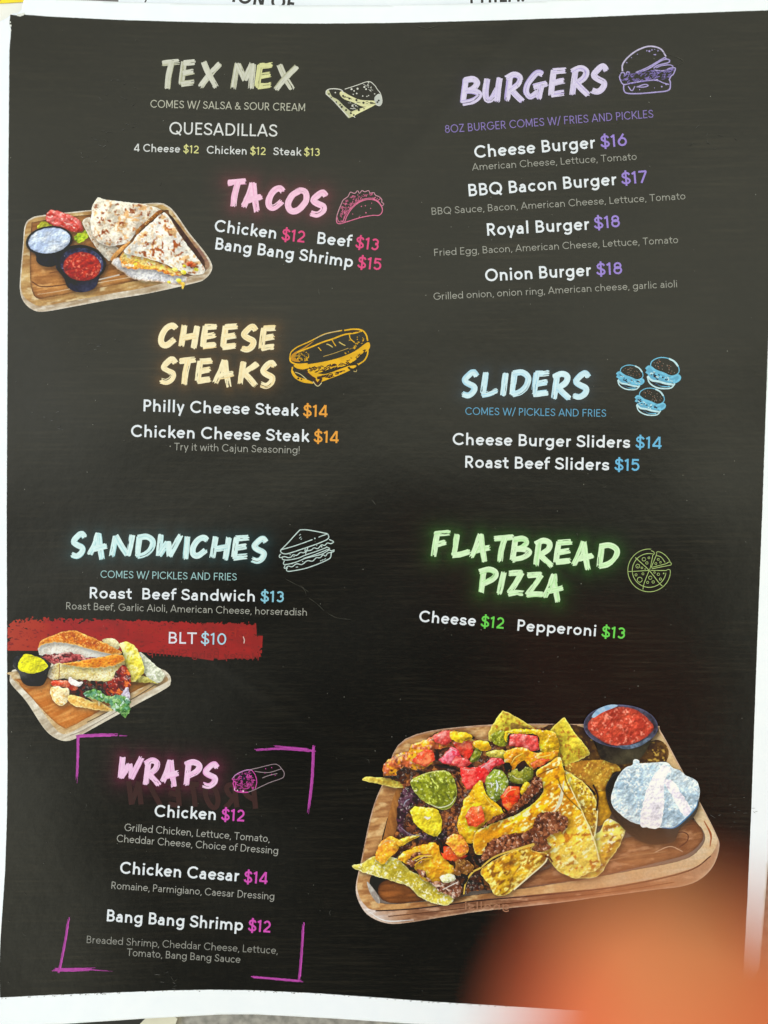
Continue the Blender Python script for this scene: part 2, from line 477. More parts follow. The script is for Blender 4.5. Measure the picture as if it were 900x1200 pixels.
def glyph(ch, h):
    X, C, A, D = 0.49, 0.70, 0.73, -0.2
    xt, ct, b = X - h, C - h, h
    S = []; L = lambda *p: S.append(list(p)); Q = lambda *p: S.append([tuple(q) for q in catmull(p, 5)])
    r, ry = 0.245 - h, 0.25 - h
    sb = 0.075
    x0 = sb + h
    def bowl(cx): S.append(arc(cx, X / 2, r, ry, 0, 360, 26) + ['closed'])
    def arch(xa, xb, top=None):
        rad = (xb - xa) / 2; S.append([(xa, xt - rad * 1.05 - .03)] + arc((xa + xb) / 2, xt - rad * 1.05, rad, rad * 1.05, 180, 0, 13) + [(xb, 0)])
    if ch == ' ': return 0.25, S
    if ch == 'o': bowl(.285); return .57, S
    if ch == 'c': S.append(arc(.285, X / 2, r, ry, 42, 318)); return .51, S
    if ch == 'e':
        S.append([(.285 - r + h, .255), (.285 + r, .255)]); S.append(arc(.285, X / 2, r, ry, 2, 322)); return .55, S
    if ch == 'a':
        xr = .425 - h
        S.append(arc(.235 + h * .3, xt - .135, .16 - h * .4, .135, 155, 60, 7) + arc(xr - .11, xt - .13, .11, .125, 55, 0, 4) + [(xr, 0)])
        S.append([(xr, .292 - h * .2)] + arc(.2, .145 + h * .3, .135 - h * .3, .148 - h * .5, 90, 270, 12) + arc(.23, .17, xr - .23, .17 - h, 270, 345, 7)); return .50, S
    if ch in 'bp':
        bowl(sb + .245); L((x0, 0 if ch == 'b' else D), (x0, A if ch == 'b' else X)); return .59, S
    if ch in 'dq':
        bowl(.285); L((.53 - h, 0 if ch == 'd' else D), (.53 - h, A if ch == 'd' else X)); return .59, S
    if ch == 'g':
        bowl(.285); xr = .53 - h; S.append([(xr, X), (xr, -.0)] + arc(.285, -.0, xr - .285, .215 - h, 0, -150, 11)); return .59, S
    if ch == 'h': L((x0, 0), (x0, A)); arch(x0, .50 - h); return .57, S
    if ch == 'n': L((x0, 0), (x0, X)); arch(x0, .50 - h); return .57, S
    if ch == 'm': L((x0, 0), (x0, X)); arch(x0, .44 - h * .5); arch(.44 - h * .5, .80 - h); return .87, S
    if ch == 'u':
        xr = .50 - h; rad = (xr - x0) / 2
        S.append([(x0, X), (x0, b + rad)] + arc((x0 + xr) / 2, b + rad * 1.05, rad, rad * 1.05, 180, 360, 13) ); L((xr, 0), (xr, X)); return .57, S
    if ch == 'r': L((x0, 0), (x0, X)); S.append(arc(x0 + .16, xt - .19, .16, .19, 175, 88, 8)+[(x0+.2, xt)]); return .37, S
    if ch in 'il':
        if ch == 'l': L((x0, 0), (x0, A))
        else: L((x0, 0), (x0, X)); S.append([(x0, .64), 'dot'])
        return .15 + 2 * h, S
    if ch == 'j':
        S.append([(x0 + .03, X), (x0 + .03, -.08)] + arc(x0 - .06, -.08, .09, .12 - h, 0, -90, 6)); S.append([(x0 + .03, .64), 'dot']); return .2 + 2 * h, S
    if ch == 'k': L((x0, 0), (x0, A)); L((.43, X), (x0 + .02, .17)); L((x0 + .12, .26), (.47, 0)); return .50, S
    if ch == 't': S.append([(.17, .64), (.17, .13)] + arc(.17 + .13 - h, .13, .13 - h, .13 - h, 180, 275, 7) + [(.34, b)]); L((.02, X - h), (.34, X - h)); return .37, S
    if ch == 'f': S.append([(.13, 0), (.13, .56)] + arc(.13 + .14, .56, .14, .165 - h, 180, 90, 7) + [(.33, A - h)]); L((.02, X - h), (.32, X - h)); return .33, S
    if ch == 's':
        Q((.40, xt - .085), (.34, xt - .02), (.235, xt), (.125, xt - .03), (.09, xt - .1), (.14, xt - .17), (.25, .243), (.37, .19), (.405, .125), (.36, b + .025), (.24, b), (.12, b + .025), (.06, b + .1)); return .47, S
    if ch == 'v': L((.02 + h, X), (.245, 0)); L((.245, 0), (.47 - h, X)); return .49, S
    if ch == 'w': L((.02 + h, X), (.2, 0)); L((.2, 0), (.365, X)); L((.365, X), (.53, 0)); L((.53, 0), (.71 - h, X)); return .73, S
    if ch == 'x': L((.03 + h, X), (.44 - h, 0)); L((.44 - h, X), (.03 + h, 0)); return .47, S
    if ch == 'y': L((.02 + h, X), (.25, .02)); L((.47 - h, X), (.18, D)); return .49, S
    if ch == 'z': L((.05, xt), (.40, xt)); L((.38, xt), (.07, b)); L((.05, b), (.41, b)); return .46, S
    if ch == 'A': L((.02 + h, 0), (.33, C)); L((.33, C), (.64 - h, 0)); L((.14, .21), (.52, .21)); return .66, S
    if ch in 'BPR':
        L((x0, 0), (x0, C)); m = .36 if ch == 'B' else .32
        k = (ct - m) / 2
        S.append([(x0, ct), (.30, ct)] + arc(.31, m + k, .16 - h * .3, k, 90, -90, 12) + [(x0, m)])
        if ch == 'B': k = (m - b) / 2; S.append([(x0, m), (.32, m)] + arc(.33, b + k, .18 - h * .3, k, 90, -90, 12) + [(x0, b)])
        if ch == 'R': L((.27, m), (.49, 0))
        return (.58 if ch != 'P' else .54), S
    if ch in 'CG':
        R = .36 - h; cx = .04 + .36
        if ch == 'C': S.append(arc(cx, C / 2, R, .36 - h, 40, 320)); return .72, S
        S.append(arc(cx, C / 2, R, .36 - h, 42, 360, 24)); L((cx + R, .35), (cx + .05, .35)); return .78, S
    if ch == 'D': L((x0, 0), (x0, C)); S.append([(x0, ct), (.30, ct)] + arc(.31, C / 2, .32 - h, ct - C / 2, 90, -90, 16) + [(x0, b)]); return .68, S
    if ch in 'EF':
        L((x0, 0), (x0, C)); L((x0, ct), (.46, ct)); L((x0, .36), (.42, .36))
        if ch == 'E': L((x0, b), (.46, b))
        return .52, S
    if ch == 'H': L((x0, 0), (x0, C)); L((.60 - h, 0), (.60 - h, C)); L((x0, .36), (.6 - h, .36)); return .68, S
    if ch == 'I': L((x0, 0), (x0, C)); return .15 + 2 * h, S
    if ch == 'K': L((x0, 0), (x0, C)); L((.54, C), (x0 + .02, .25)); L((x0 + .13, .35), (.58, 0)); return .60, S
    if ch == 'L': L((x0, 0), (x0, C)); L((x0, b), (.44, b)); return .47, S
    if ch == 'M': L((x0, 0), (x0, C)); L((x0, C), (.39, .12)); L((.39, .12), (.70 - h, C)); L((.70 - h, C), (.70 - h, 0)); return .78, S
    if ch == 'N': L((x0, 0), (x0, C)); L((x0, C), (.60 - h, 0)); L((.6 - h, 0), (.6 - h, C)); return .68, S
    if ch in 'OQ':
        S.append(arc(.40, C / 2, .36 - h, .36 - h, 0, 360, 34) + ['closed'])
        if ch == 'Q': L((.45, .2), (.70, -.04))
        return .80, S
    if ch == 'S':
        Q((.47, ct - .12), (.41, ct - .03), (.28, ct), (.15, ct - .04), (.10, ct - .13), (.14, ct - .23), (.29, .36), (.43, .28), (.485, .18), (.43, b + .04), (.28, b), (.13, b + .04), (.06, b + .14)); return .55, S
    if ch == 'T': L((.03, ct), (.55, ct)); L((.29, 0), (.29, C)); return .58, S
    if ch == 'U': xr = .58 - h; rad = (xr - x0) / 2; S.append([(x0, C), (x0, b + rad)] + arc((x0 + xr) / 2, b + rad, rad, rad, 180, 360, 14) + [(xr, C)]); return .66, S
    if ch == 'V': L((.02 + h, C), (.32, 0)); L((.32, 0), (.62 - h, C)); return .64, S
    if ch == 'W': L((.02 + h, C), (.26, 0)); L((.26, 0), (.47, C)); L((.47, C), (.68, 0)); L((.68, 0), (.92 - h, C)); return .94, S
    if ch == 'Z': L((.06, ct), (.5, ct)); L((.48, ct), (.08, b)); L((.06, b), (.52, b)); return .56, S
    if ch == '0': S.append(arc(.31, C / 2, .26 - h, .355 - h, 0, 360, 28) + ['closed']); return .62, S
    if ch == '1': L((.22 - h * .3, 0), (.22 - h * .3, C)); L((.22, ct), (.05, ct - .09)); return .37, S
    if ch == '2': S.append(arc(.25, ct - .19, .19 - h * .3, .19, 160, -25, 12) + [(.10, b + .03)]); L((.05, b), (.47, b)); return .52, S
    if ch == '3': S.append(arc(.24, ct - .155, .17, .155, 150, -85, 13)); S.append(arc(.24, b + .185, .195 - h * .2, .185, 85, -150, 14)); return .52, S
    if ch == '4': L((.40, 0), (.40, C)); L((.38, C - .01), (.05, .17)); L((.03, .16), (.52, .16)); return .56, S
    if ch == '5': L((.12, ct), (.45, ct)); L((.13, C), (.105, .36)); S.append(arc(.25, b + .20, .205 - h * .2, .20, 140, -150, 16)); return .53, S
    if ch == '6': S.append(arc(.28, b + .205, .215 - h * .3, .205, 0, 360, 22) + ['closed']); L((.36, C), (.10, .30)); return .55, S
    if ch == '7': L((.04, ct), (.46, ct)); L((.45, ct), (.16, 0)); return .49, S
    if ch == '8': S.append(arc(.27, ct - .15, .165, .15, 0, 360, 20) + ['closed']); S.append(arc(.27, b + .18, .205 - h * .3, .18, 0, 360, 22) + ['closed']); return .54, S
    if ch == '$':
        a, st = glyph('S', h); L((.28, -.09), (.28, .79)); return a, st + S
    if ch == '/': L((.02, -.08), (.32, .76)); return .34, S
    if ch == '&':
        Q((.60, 0), (.40, .22), (.2, .45), (.17, .57), (.25, ct), (.36, .60), (.36, .5), (.2, .36), (.09, .25), (.07, .15), (.14, .03), (.27, b), (.42, .08), (.53, .32)); return .63, S
    if ch == ',': L((.10 + h, .06), (.06, -.10)); return .2, S
    if ch == '.': S.append([(.06 + h, h), 'dot']); return .16 + 2 * h, S
    if ch == '!': L((x0, .2), (x0, C)); S.append([(x0, h * 1.1), 'dot']); return .2 + 2 * h, S
    if ch == '-': L((.06, .25), (.36, .25)); return .42, S
    return .3, S


def text_ink(T, txt, p0, p1, cap, weight, col, mirror=False, flip=False):
    """lays a line of lettering between two baseline points, cap height in px; weight is the stroke in ems"""
    h = weight / 2
    gl = [glyph(c, h) for c in txt]
    tot = sum(g[0] for g in gl) - 0.05
    p0 = np.array(p0, float); p1 = np.array(p1, float)
    if mirror: p0, p1 = p1, p0
    d = (p1 - p0) / tot
    ln = np.hypot(*(p1 - p0)); up = np.array([(p1 - p0)[1], -(p1 - p0)[0]]) / ln
    if mirror: up = -up
    sc = cap / 0.70
    up = up * sc
    w = weight * sc
    x = -0.025
    for c, (adv, st) in zip(txt, gl):
        for s in st:
            closed = s[-1] == 'closed'; dot = s[-1] == 'dot'
            q = np.array([t for t in s if not isinstance(t, str)], float)
            P = p0 + (q[:, :1] + x) * d + q[:, 1:] * up
            if dot: T.dot(P[0], w * .62, col)
            else: T.ribbon(P, w, col, closed, 2.0)
        x += adv


# ------------------------------------------------------------------ dry-brush lettering
BR = {
    'T': [[(.0, .12), (1, .06)], [(.58, .06), (.38, .55), (.30, 1)]],
    'E': [[(.24, .05), (.14, .5), (.06, .95)], [(.2, .09), (1, .05)], [(.16, .52), (.88, .43)], [(.04, .94), (.9, .87)]],
    'X': [[(.2, .02), (.45, .5), (.8, .98)], [(1, .08), (.5, .5), (.03, .98)]],
    'M': [[(.2, .03), (.02, .98)], [(.22, .05), (.52, .66)], [(.52, .66), (.84, .03)], [(.88, .05), (.78, 1)]],
    'A': [[(.52, .02), (.3, .45), (.02, .84)], [(.54, .02), (.62, .5), (.74, 1)], [(.2, .63), (1, .50)]],
    'C': [[(1, .2), (.8, .05), (.4, .18), (.1, .55), (.1, .88), (.42, .97), (.92, .68)]],
    'O': [[(.66, .06), (.25, .28), (.04, .65), (.2, .93), (.58, .87), (.94, .5), (.92, .15), (.66, .06), (.5, .12)]],
    'S': [[(1, .2), (.78, .04), (.42, .18), (.16, .38), (.45, .52), (.84, .64), (.76, .84), (.4, .98), (.02, .92)]],
    'B': [[(.22, .04), (.06, .95)], [(.12, .1), (.6, .05), (.82, .2), (.6, .42), (.22, .52)], [(.22, .5), (.7, .52), (.95, .66), (.6, .88), (.04, .98)]],
    'U': [[(.16, .06), (.04, .65), (.18, .95), (.5, .85), (.78, .5)], [(.95, .02), (.84, .5), (.78, 1)]],
    'R': [[(.24, .1), (.06, .95)], [(.02, .16), (.5, .02), (.86, .12), (.76, .36), (.26, .58)], [(.28, .54), (.6, .75), (1, .98)]],
    'G': [[(.8, .1), (.55, .05), (.16, .42), (.06, .75), (.26, .95), (.6, .74)], [(.4, .56), (1, .44)], [(.74, .5), (.62, 1)]],
    'H': [[(.22, .02), (.04, .92)], [(.92, .05), (.72, 1)], [(.15, .56), (.82, .46)]],
    'K': [[(.22, .03), (.06, .9)], [(.98, .1), (.2, .52)], [(.24, .48), (.55, .7), (.86, .98)]],
    'L': [[(.3, .02), (.12, .9)], [(.04, .95), (.5, .9), (1, .78)]],
    'I': [[(.8, .02), (.2, .98)]],
    'D': [[(.2, .05), (.06, .95)], [(.1, .1), (.6, .05), (.96, .26), (.84, .62), (.5, .86), (.04, .96)]],
    'N': [[(.2, .08), (.03, .97)], [(.2, .05), (.45, .5), (.74, .93)], [(.97, .03), (.76, .98)]],
    'W': [[(.14, .02), (.04, .93)], [(.06, .93), (.42, .34)], [(.44, .32), (.5, .96)], [(.5, .96), (.97, .04)]],
    'F': [[(.26, .06), (.05, .98)], [(.1, .1), (1, .04)], [(.18, .54), (.75, .43)]],
    'P': [[(.26, .08), (.1, .98)], [(.02, .14), (.55, .04), (.96, .18), (.8, .42), (.22, .62)]],
    'Z': [[(.08, .1), (.92, .06)], [(.9, .08), (.5, .5), (.06, .93)], [(.03, .94), (.5, .9), (.97, .92)]],
}
HALO = []                          # (polylines, colour, radius) printed glow round each heading


def brush_letter(ch, x0, x1, y0, y1, w):
    out = []
    al = np.array([q for st in BR[ch] for q in st], float); mn, mx_ = al.min(0), al.max(0)
    for st in BR[ch]:
        q = (np.array(st, float) - mn) / (mx_ - mn)
        P = np.stack([x0 + w / 2 + q[:, 0] * (x1 - x0 - w), y0 + w / 2 + q[:, 1] * (y1 - y0 - w)], 1)
        out.append(catmull(P, 6) if len(P) > 2 else P)
    return out


def heading(parent, word, boxes, col, dark, halo, label, w=8.2, rad=4.0, tint=None):
    rnd = random.Random(word)
    T = Ink(8e-5); lines = []
    for ch, b in zip(word, boxes):
        for st in brush_letter(ch, *b, w):
            lines.append(st)
            nb = 8
            p = resample(st, 1.8)
            t = np.gradient(p, axis=0); t /= np.maximum(np.hypot(t[:, 0], t[:, 1]), 1e-9)[:, None]
            nrm = np.stack([-t[:, 1], t[:, 0]], 1)
            kc = col if tint is None else tint(b[0], col)
            for k in range(nb):
                o = ((k + .5) / nb - .5) * w
                e0, e1 = rnd.uniform(-.3, 1.0) - abs(o) * .12, rnd.uniform(-.7, 1.5) - abs(o) * .12
                q = p + nrm * o + np.stack([np.convolve([rnd.uniform(-.25, .25) for _ in range(len(p) + 2)], np.ones(3) / 3, 'valid')] * 2, 1)
                q = np.vstack([q[0] - t[0] * e0, q, q[-1] + t[-1] * e1])
                m = rnd.random()
                m = m * .16 if rnd.random() < .75 else .15 + .4 * m
                c = np.array(kc) * (1 - m) + np.array(dark) * m
                ww = w / nb * 1.5
                if rnd.random() < .13 and len(q) > 7:     # a bristle that runs dry part way
                    i = rnd.randint(len(q) // 3, len(q) - 3)
                    g = rnd.randint(1, max(1, len(q) // 4))
                    T.ribbon(q[:i], ww, c, taper=[1, 1, .3]); 
                    if i + g < len(q) - 2: T.ribbon(q[i + g:], ww * .8, c, taper=[.3, 1, .6])
                else:
                    T.ribbon(q, ww, c, taper=[.85, 1, 1, 1, .7])
    HALO.append((lines, halo, rad))
    T.build('heading', parent, label, 0.14)


# ------------------------------------------------------------------ setting: the table top
tv = [(-.7, -.7, 0), (.7, -.7, 0), (.7, .7, 0), (-.7, .7, 0), (-.7, -.7, -.03), (.7, -.7, -.03), (.7, .7, -.03), (-.7, .7, -.03)]
table = mesh_obj('table_surface', tv, [(0, 1, 2, 3), (7, 6, 5, 4), (0, 4, 5, 1), (1, 5, 6, 2), (2, 6, 7, 3), (3, 7, 4, 0)], M_STONE)
table.data.polygons.foreach_set('use_smooth', [False] * 6)
table['kind'] = 'structure'


def slab(name, outline, z0, z1, material, parent=None, bev=0.0):
    """a thin flat thing lying on the table, its outline in photo pixels"""
    a = on_plane(outline, z1); n = len(a)
    b = a.copy(); b[:, 2] = z0
    F = [tuple(range(n))[::-1], tuple(range(n, 2 * n))] + [(i, (i + 1) % n, n + (i + 1) % n, n + i) for i in range(n)]
    o = mesh_obj(name, np.vstack([a, b]), F, material, parent)
    o.data.polygons.foreach_set('use_smooth', [False] * len(F))
    import bmesh
    bm = bmesh.new(); bm.from_mesh(o.data); bmesh.ops.recalc_face_normals(bm, faces=bm.faces); bm.to_mesh(o.data); bm.free()
    return o


def describe(o, label, cat):
    o['label'] = label; o['category'] = cat


# ------------------------------------------------------------------ sheets and cards under the menu
note = slab('paper_sheet', [(138.5, -160), (980, -190), (985, 140), (139, 150)], 0.0006, 0.0008, M_PAPER)
describe(note, 'white paper with black capital letters showing above the top edge of the menu', 'paper')
cream = slab('cream_paper', [(-160, -120), (90, -96), (88, -2.5), (139, -1), (138, 150), (-130, 170)], 0.0002, 0.0004, M_CREAM)
describe(cream, 'cream white paper showing at the torn top left corner of the menu', 'paper')
yel = slab('yellow_card', [(-120, -110), (60, -90), (27.5, 2.0), (0, 3.6), (-120, 12)], 0.0005, 0.0007, M_YELLOW)
describe(yel, 'bright yellow card corner on the cream paper at the top left', 'card')
fold = slab('black_folder', [(-140, 1150), (150, 1130), (172, 1140), (176, 1180), (170, 1260), (-140, 1330)], 0.0002, 0.0009, M_BLACK)
describe(fold, 'black flat folder with pale rounded edge peeking below the menu at bottom left', 'folder')
rim = slab('pale_edge', [(158, 1270), (164, 1200), (176, 1188), (196, 1186), (208, 1194), (200, 1215), (192, 1270)], 0.00015, 0.0011, M_RIM, fold)
greyc = slab('grey_strip', [(88, -60), (139, -60), (139, 3), (88, 1.2)], 0.0005, 0.00062, simple('grey_card', (.14, .14, .14), (.17, .17, .17), 100))
describe(greyc, 'short dark grey strip at the top between yellow card and lettered paper', 'card')


class FlatInk(Ink):
    def build_flat(s, name, parent, z, material):
        P = np.vstack(s.v)
        W = on_plane(P, z); W[:, 2] += np.concatenate(s.o)
        return mesh_obj(name, W, s.f, material, parent)


T = FlatInk(2e-5)
text_ink(T, 'ION OF', (271, 2), (345, 13.5), 17, .13, (0, 0, 0)); T.build_flat('printed_line', note, 0.0008, M_TYPE)
T = FlatInk(2e-5)
text_ink(T, 'PHILA.', (550, 4), (616, 1.5), 15, .13, (0, 0, 0)); T.build_flat('printed_line', note, 0.0008, M_TYPE)
T = FlatInk(2e-5)
text_ink(T, '/', (169, 4), (176, 4), 15, .07, (0, 0, 0)); T.build_flat('printed_line', note, 0.0008, M_TYPE)

# ------------------------------------------------------------------ the menu: white sheet
rs = np.random.RandomState(4)
sheet_outline = [(-20, 40), (-4, 27), (8, 21), (15, 15.5), (21, 15), (25, 12), (26.5, 5), (29, -5), (60, -1.5), (138, 2), (240, 4.6), (340, 6.2), (450, 6.2), (600, 3), (750, -4), (900, -10), (942, -12),
                 (935, 250), (921, 600), (909, 850), (901, 1000), (894, 1090), (890, 1134), (882, 1150), (873, 1167), (868, 1212), (760, 1212), (600, 1206), (480, 1199.5), (390, 1193.5), (300, 1188.7), (260, 1188.8), (165, 1194), (75, 1200), (-30, 1206), (-26, 900), (-20, 400)]
menu = patch('menu_sheet', None, sheet_outline, None, 0.0, 2.4, smooth=False, material=M_PAPER)
sm = menu.modifiers.new('thickness', 'SOLIDIFY'); sm.thickness = 0.00018; sm.offset = -1
describe(menu, 'glossy black printed food menu with white borders, neon brush headings and plated food pictures', 'menu')

# ------------------------------------------------------------------ headings
WHITE = (238, 240, 240)
heading(menu, 'TEXMEX', [(187, 213, 69, 107), (209, 232, 69.5, 102), (231.6, 261, 69.6, 105), (270, 300, 71, 107), (298, 322, 73, 105), (320, 351, 73, 108)],
        (214, 214, 205), (150, 150, 110), (40, 40, 22), 'silver brush heading TEX MEX', 6.5, 4, tint=lambda x, c: (226, 226, 170) if 297 < x < 310 else c)
heading(menu, 'BURGERS', [(538.5, 565.5, 89, 124.5), (565.5, 589, 88, 122), (590, 615.5, 84, 122), (613, 644.5, 82, 119), (642, 666, 79, 114.5), (666.5, 693, 76.5, 115), (690, 714, 74, 111)],
        (224, 216, 244), (150, 130, 215), (42, 34, 66), 'pale violet brush heading BURGERS', 6.7, 3.5)
heading(menu, 'TACOS', [(264, 291, 209, 245.5), (282, 310, 211, 251), (312, 335, 217, 247), (334, 362, 219.5, 250.7), (361, 385.6, 222, 255)],
        (250, 208, 234), (230, 140, 190), (165, 45, 82), 'pink glowing brush heading TACOS', 6.9, 4.6)
heading(menu, 'CHEESESTEAKS', [(186, 209.7, 378, 408), (209, 234.5, 378, 411), (234, 257.7, 379, 409.5), (257.7, 281, 379, 410.5), (280, 303, 379, 413), (302.6, 326, 380.7, 411.8),
        (185, 209, 417.6, 451), (207, 232, 418, 454), (228, 251.4, 419.4, 450), (248.8, 277, 419, 456.8), (278.5, 305, 420.7, 455), (302.6, 325, 421.5, 455.7)],
        (252, 240, 204), (238, 196, 120), (150, 100, 28), 'amber glowing brush heading CHEESE STEAKS', 6.7, 4.0)
heading(menu, 'SLIDERS', [(538.7, 562, 432.6, 466.7), (561, 586.4, 433, 466), (586, 596, 434, 467), (596.5, 622.4, 433, 465.7), (621.8, 646.7, 433.6, 465.7), (645, 671, 434.6, 471), (669, 693, 433.6, 468.6)],
        (218, 242, 252), (120, 190, 235), (52, 82, 105), 'pale blue brush heading SLIDERS', 6.7, 3.5)
heading(menu, 'SANDWICHES', [(80.8, 102.6, 622, 655), (101.7, 128, 622, 658), (128, 158.4, 624, 655), (157, 182.5, 625.6, 656), (182.7, 215, 623.3, 655), (214, 223, 626, 658), (223, 246, 626.7, 654.5), (245.6, 271.7, 626, 658.7), (270.5, 294.4, 626.7, 657), (292.4, 315, 627.6, 660.7)],
        (224, 246, 248), (140, 206, 220), (46, 98, 108), 'aqua glowing brush heading SANDWICHES', 6.5, 3.8)
heading(menu, 'FLATBREADPIZZA', [(505, 530, 621, 654.4), (527, 553.5, 623, 654), (549, 576.7, 623, 661), (576, 604.5, 626.3, 661), (597, 624, 627.7, 659.5), (624, 650, 630.4, 666.6), (648, 673, 631.8, 662.3), (669, 698, 632, 670.4), (698.6, 726.4, 635.9, 667),
        (559, 584.3, 664, 697.7), (581.6, 593.6, 667.7, 699.3), (592.5, 616, 667.7, 699), (614, 639, 670, 700.4), (635, 662.4, 670, 708)],
        (222, 248, 212), (150, 220, 130), (62, 138, 46), 'green glowing brush heading FLATBREAD PIZZA', 6.3, 4.4)
heading(menu, 'WRAPS', [(138, 169.3, 884, 915.4), (167, 189.5, 887.8, 923), (187, 212, 888, 924.8), (213.7, 237, 889.8, 923), (235, 258, 892, 924.5)],
        (246, 210, 242), (224, 136, 206), (165, 45, 100), 'magenta glowing brush heading WRAPS', 6.5, 4.4)

# ------------------------------------------------------------------ the black printed panel with the printed glow
def panel_col(V, D):
    base = np.array([42, 39, 27.0])[None] + np.array([6, 3, 1.0])[None] * (fbm(V[:, 0] / 130, V[:, 1] / 130, 3)[:, None] - .3)
    base = np.clip(base, 0, 255)
    k = ink(base)
    for lines, c, rad in HALO:
        P = np.vstack(lines); lo = P.min(0) - rad * 7; hi = P.max(0) + rad * 7
        m = ((V > lo) & (V < hi)).all(1)
        q = V[m]; best = np.full(len(q), 1e9)
        for L in lines:
            near = ((q > L.min(0) - rad * 7) & (q < L.max(0) + rad * 7)).all(1)
            if near.any():
                d, _ = seg_dist(q[near], resample(L, 3.5), False)
                best[near] = np.minimum(best[near], d)
        a = np.exp(-np.clip(best - 3.4, 0, None) / (rad * 1.5)) * 0.16
        k[m] = k[m] + lin(np.array(c, float))[None] / GAIN * a[:, None]
    return k


panel_outline = [(12, 17), (20, 18.2), (28, 17), (60, 19.5), (140, 23.3), (220, 25.6), (300, 27.2), (380, 27.6), (450, 27), (520, 25.5), (600, 23.2), (680, 20.5), (750, 17.5), (830, 14.5), (900, 12), (918, 11.5),
                 (913, 120), (906, 250), (899.5, 420), (893.3, 600), (886, 790), (880.4, 950), (876, 1050), (870, 1160), (869, 1187), (760, 1187), (680, 1184.5), (600, 1179.5), (500, 1173.3), (433, 1168.3), (370, 1164), (300, 1160.6), (250, 1159.8), (200, 1160.6), (130, 1163.3), (60, 1166), (0, 1169), (-1, 1140), (.5, 1100), (3, 1065), (6, 1020), (8, 960), (8.8, 900), (8.3, 800), (7.8, 600), (8.8, 400), (9.8, 200), (11, 60), (13, 34), (11, 27)]
po = []
for a, b in zip(panel_outline, panel_outline[1:] + panel_outline[:1]):
    seg = resample([a, b], 2.5)[:-1]; po.append(seg)
po = np.vstack(po); po += rs.uniform(-.12, .12, po.shape)
panel = patch('black_panel', menu, po, panel_col, 1.6e-5, 1.8, smooth=False, material=M_PANEL)

# ------------------------------------------------------------------ lines of lettering
def line(name, txt, p0, p1, cap, weight, col, parent=None, label=None):
    T = Ink(7e-5); text_ink(T, txt, p0, p1, cap, weight, col)
    return T.build(name, parent or menu, label)


def note_line(txt, p0, p1, cap, col, weight=.075):
    return line('subtitle', txt, p0, p1, cap, weight, col)


def desc(txt, p0, p1, cap=8.3, col=(168, 168, 162), weight=.066):
    return line('description', txt, p0, p1, cap, weight, col)


def item(txt, p0, p1, price, q0, q1, pcol, cap=14.0, weight=.114, col=(232, 238, 248)):
    o = line('menu_item', txt, p0, p1, cap, weight, col)
    if price: line('price', price, q0, q1, cap, weight * .95, pcol, o)
    return o


YEL, PNK, ORG, VIO, BLU, GRN, MAG, CYA = (222, 220, 150), (226, 84, 138), (236, 164, 72), (160, 138, 220), (112, 186, 230), (112, 212, 92), (214, 88, 190), (140, 200, 226)
note_line('COMES W/ SALSA & SOUR CREAM', (176, 126), (358, 130.3), 9, (190, 190, 176))
line('menu_item', 'QUESADILLAS', (198, 157.3), (325, 160.2), 14.4, .088, (222, 224, 226))
item('4 Cheese', (157, 177.5), (211, 179), '$12', (214.5, 179), (233, 179.8), YEL, 9.2, .10, (216, 218, 220))
item('Chicken', (242, 180), (289.5, 181.2), '$12', (293, 181.3), (311.5, 181.6), YEL, 9.2, .10, (216, 218, 220))
item('Steak', (320, 181.7), (353, 182.4), '$13', (356, 182.4), (375, 183), YEL, 9.2, .10, (216, 218, 220))
item('Chicken', (250.5, 271), (324, 280), '$12', (329.5, 281.5), (357, 284.5), PNK)
item('Beef', (370.5, 285.5), (411.5, 289.5), '$13', (416, 290.5), (443.5, 294), PNK)
item('Bang Bang Shrimp', (251, 292), (413, 313.5), '$15', (418.5, 314), (446.5, 317), PNK)
item('Philly Cheese Steak', (167, 482), (349.5, 487.5), '$14', (355, 488), (384, 488.8), ORG)
item('Chicken Cheese Steak', (153, 511.8), (362, 517.8), '$14', (367.5, 518.3), (397, 519.3), ORG)
desc('Try it with Cajun Seasoning!', (204, 527.5), (352, 531.5), 8.6, (170, 170, 164))
T = Ink(7e-5); T.dot((199.5, 523), .8, (150, 150, 140)); T.build('speck', menu)
note_line('COMES W/ PICKLES AND FRIES', (117.5, 677), (277.5, 680.3), 8.6, (160, 200, 204))
item('Roast  Beef Sandwich', (104, 701), (299.5, 705), '$13', (305, 705.2), (333, 706), CYA, 13.2)
desc('Roast Beef, Garlic Aioli, American Cheese, horseradish', (77, 714), (360, 721.5), 8.4, (172, 172, 166))
item('BLT', (196.5, 754), (230.5, 754.8), '$10', (235, 754.8), (265.5, 755.8), (176, 214, 236), 13.6, .10, (226, 226, 240))
item('Chicken', (180.5, 957), (253.5, 961), '$12', (259, 961.3), (286.5, 962.8), MAG)
desc('Grilled Chicken, Lettuce, Tomato,', (145.5, 973.5), (316, 987), 8.6, (176, 176, 172))
desc('Cheddar Cheese, Choice of Dressing', (136.5, 986.5), (326, 1001), 8.6, (176, 176, 172))
item('Chicken Caesar', (140, 1023.5), (280, 1033), '$14', (285.5, 1034.3), (313.5, 1036.2), MAG)
desc('Romaine, Parmigiano, Caesar Dressing', (130, 1041.5), (321.5, 1054.5), 8.6, (170, 170, 166))
item('Bang Bang Shrimp', (124, 1079.5), (284.5, 1090.8), '$12', (290.5, 1091.2), (317, 1093), MAG)
desc('Breaded Shrimp, Cheddar Cheese, Lettuce,', (101, 1105), (325.5, 1118), 8.6, (150, 150, 146))
desc('Tomato, Bang Bang Sauce', (148.5, 1120), (281.5, 1128.5), 8.6, (158, 158, 154))
note_line('8OZ BURGER COMES W/ FRIES AND PICKLES', (521.5, 156), (766, 137.8), 9.4, (140, 124, 190))
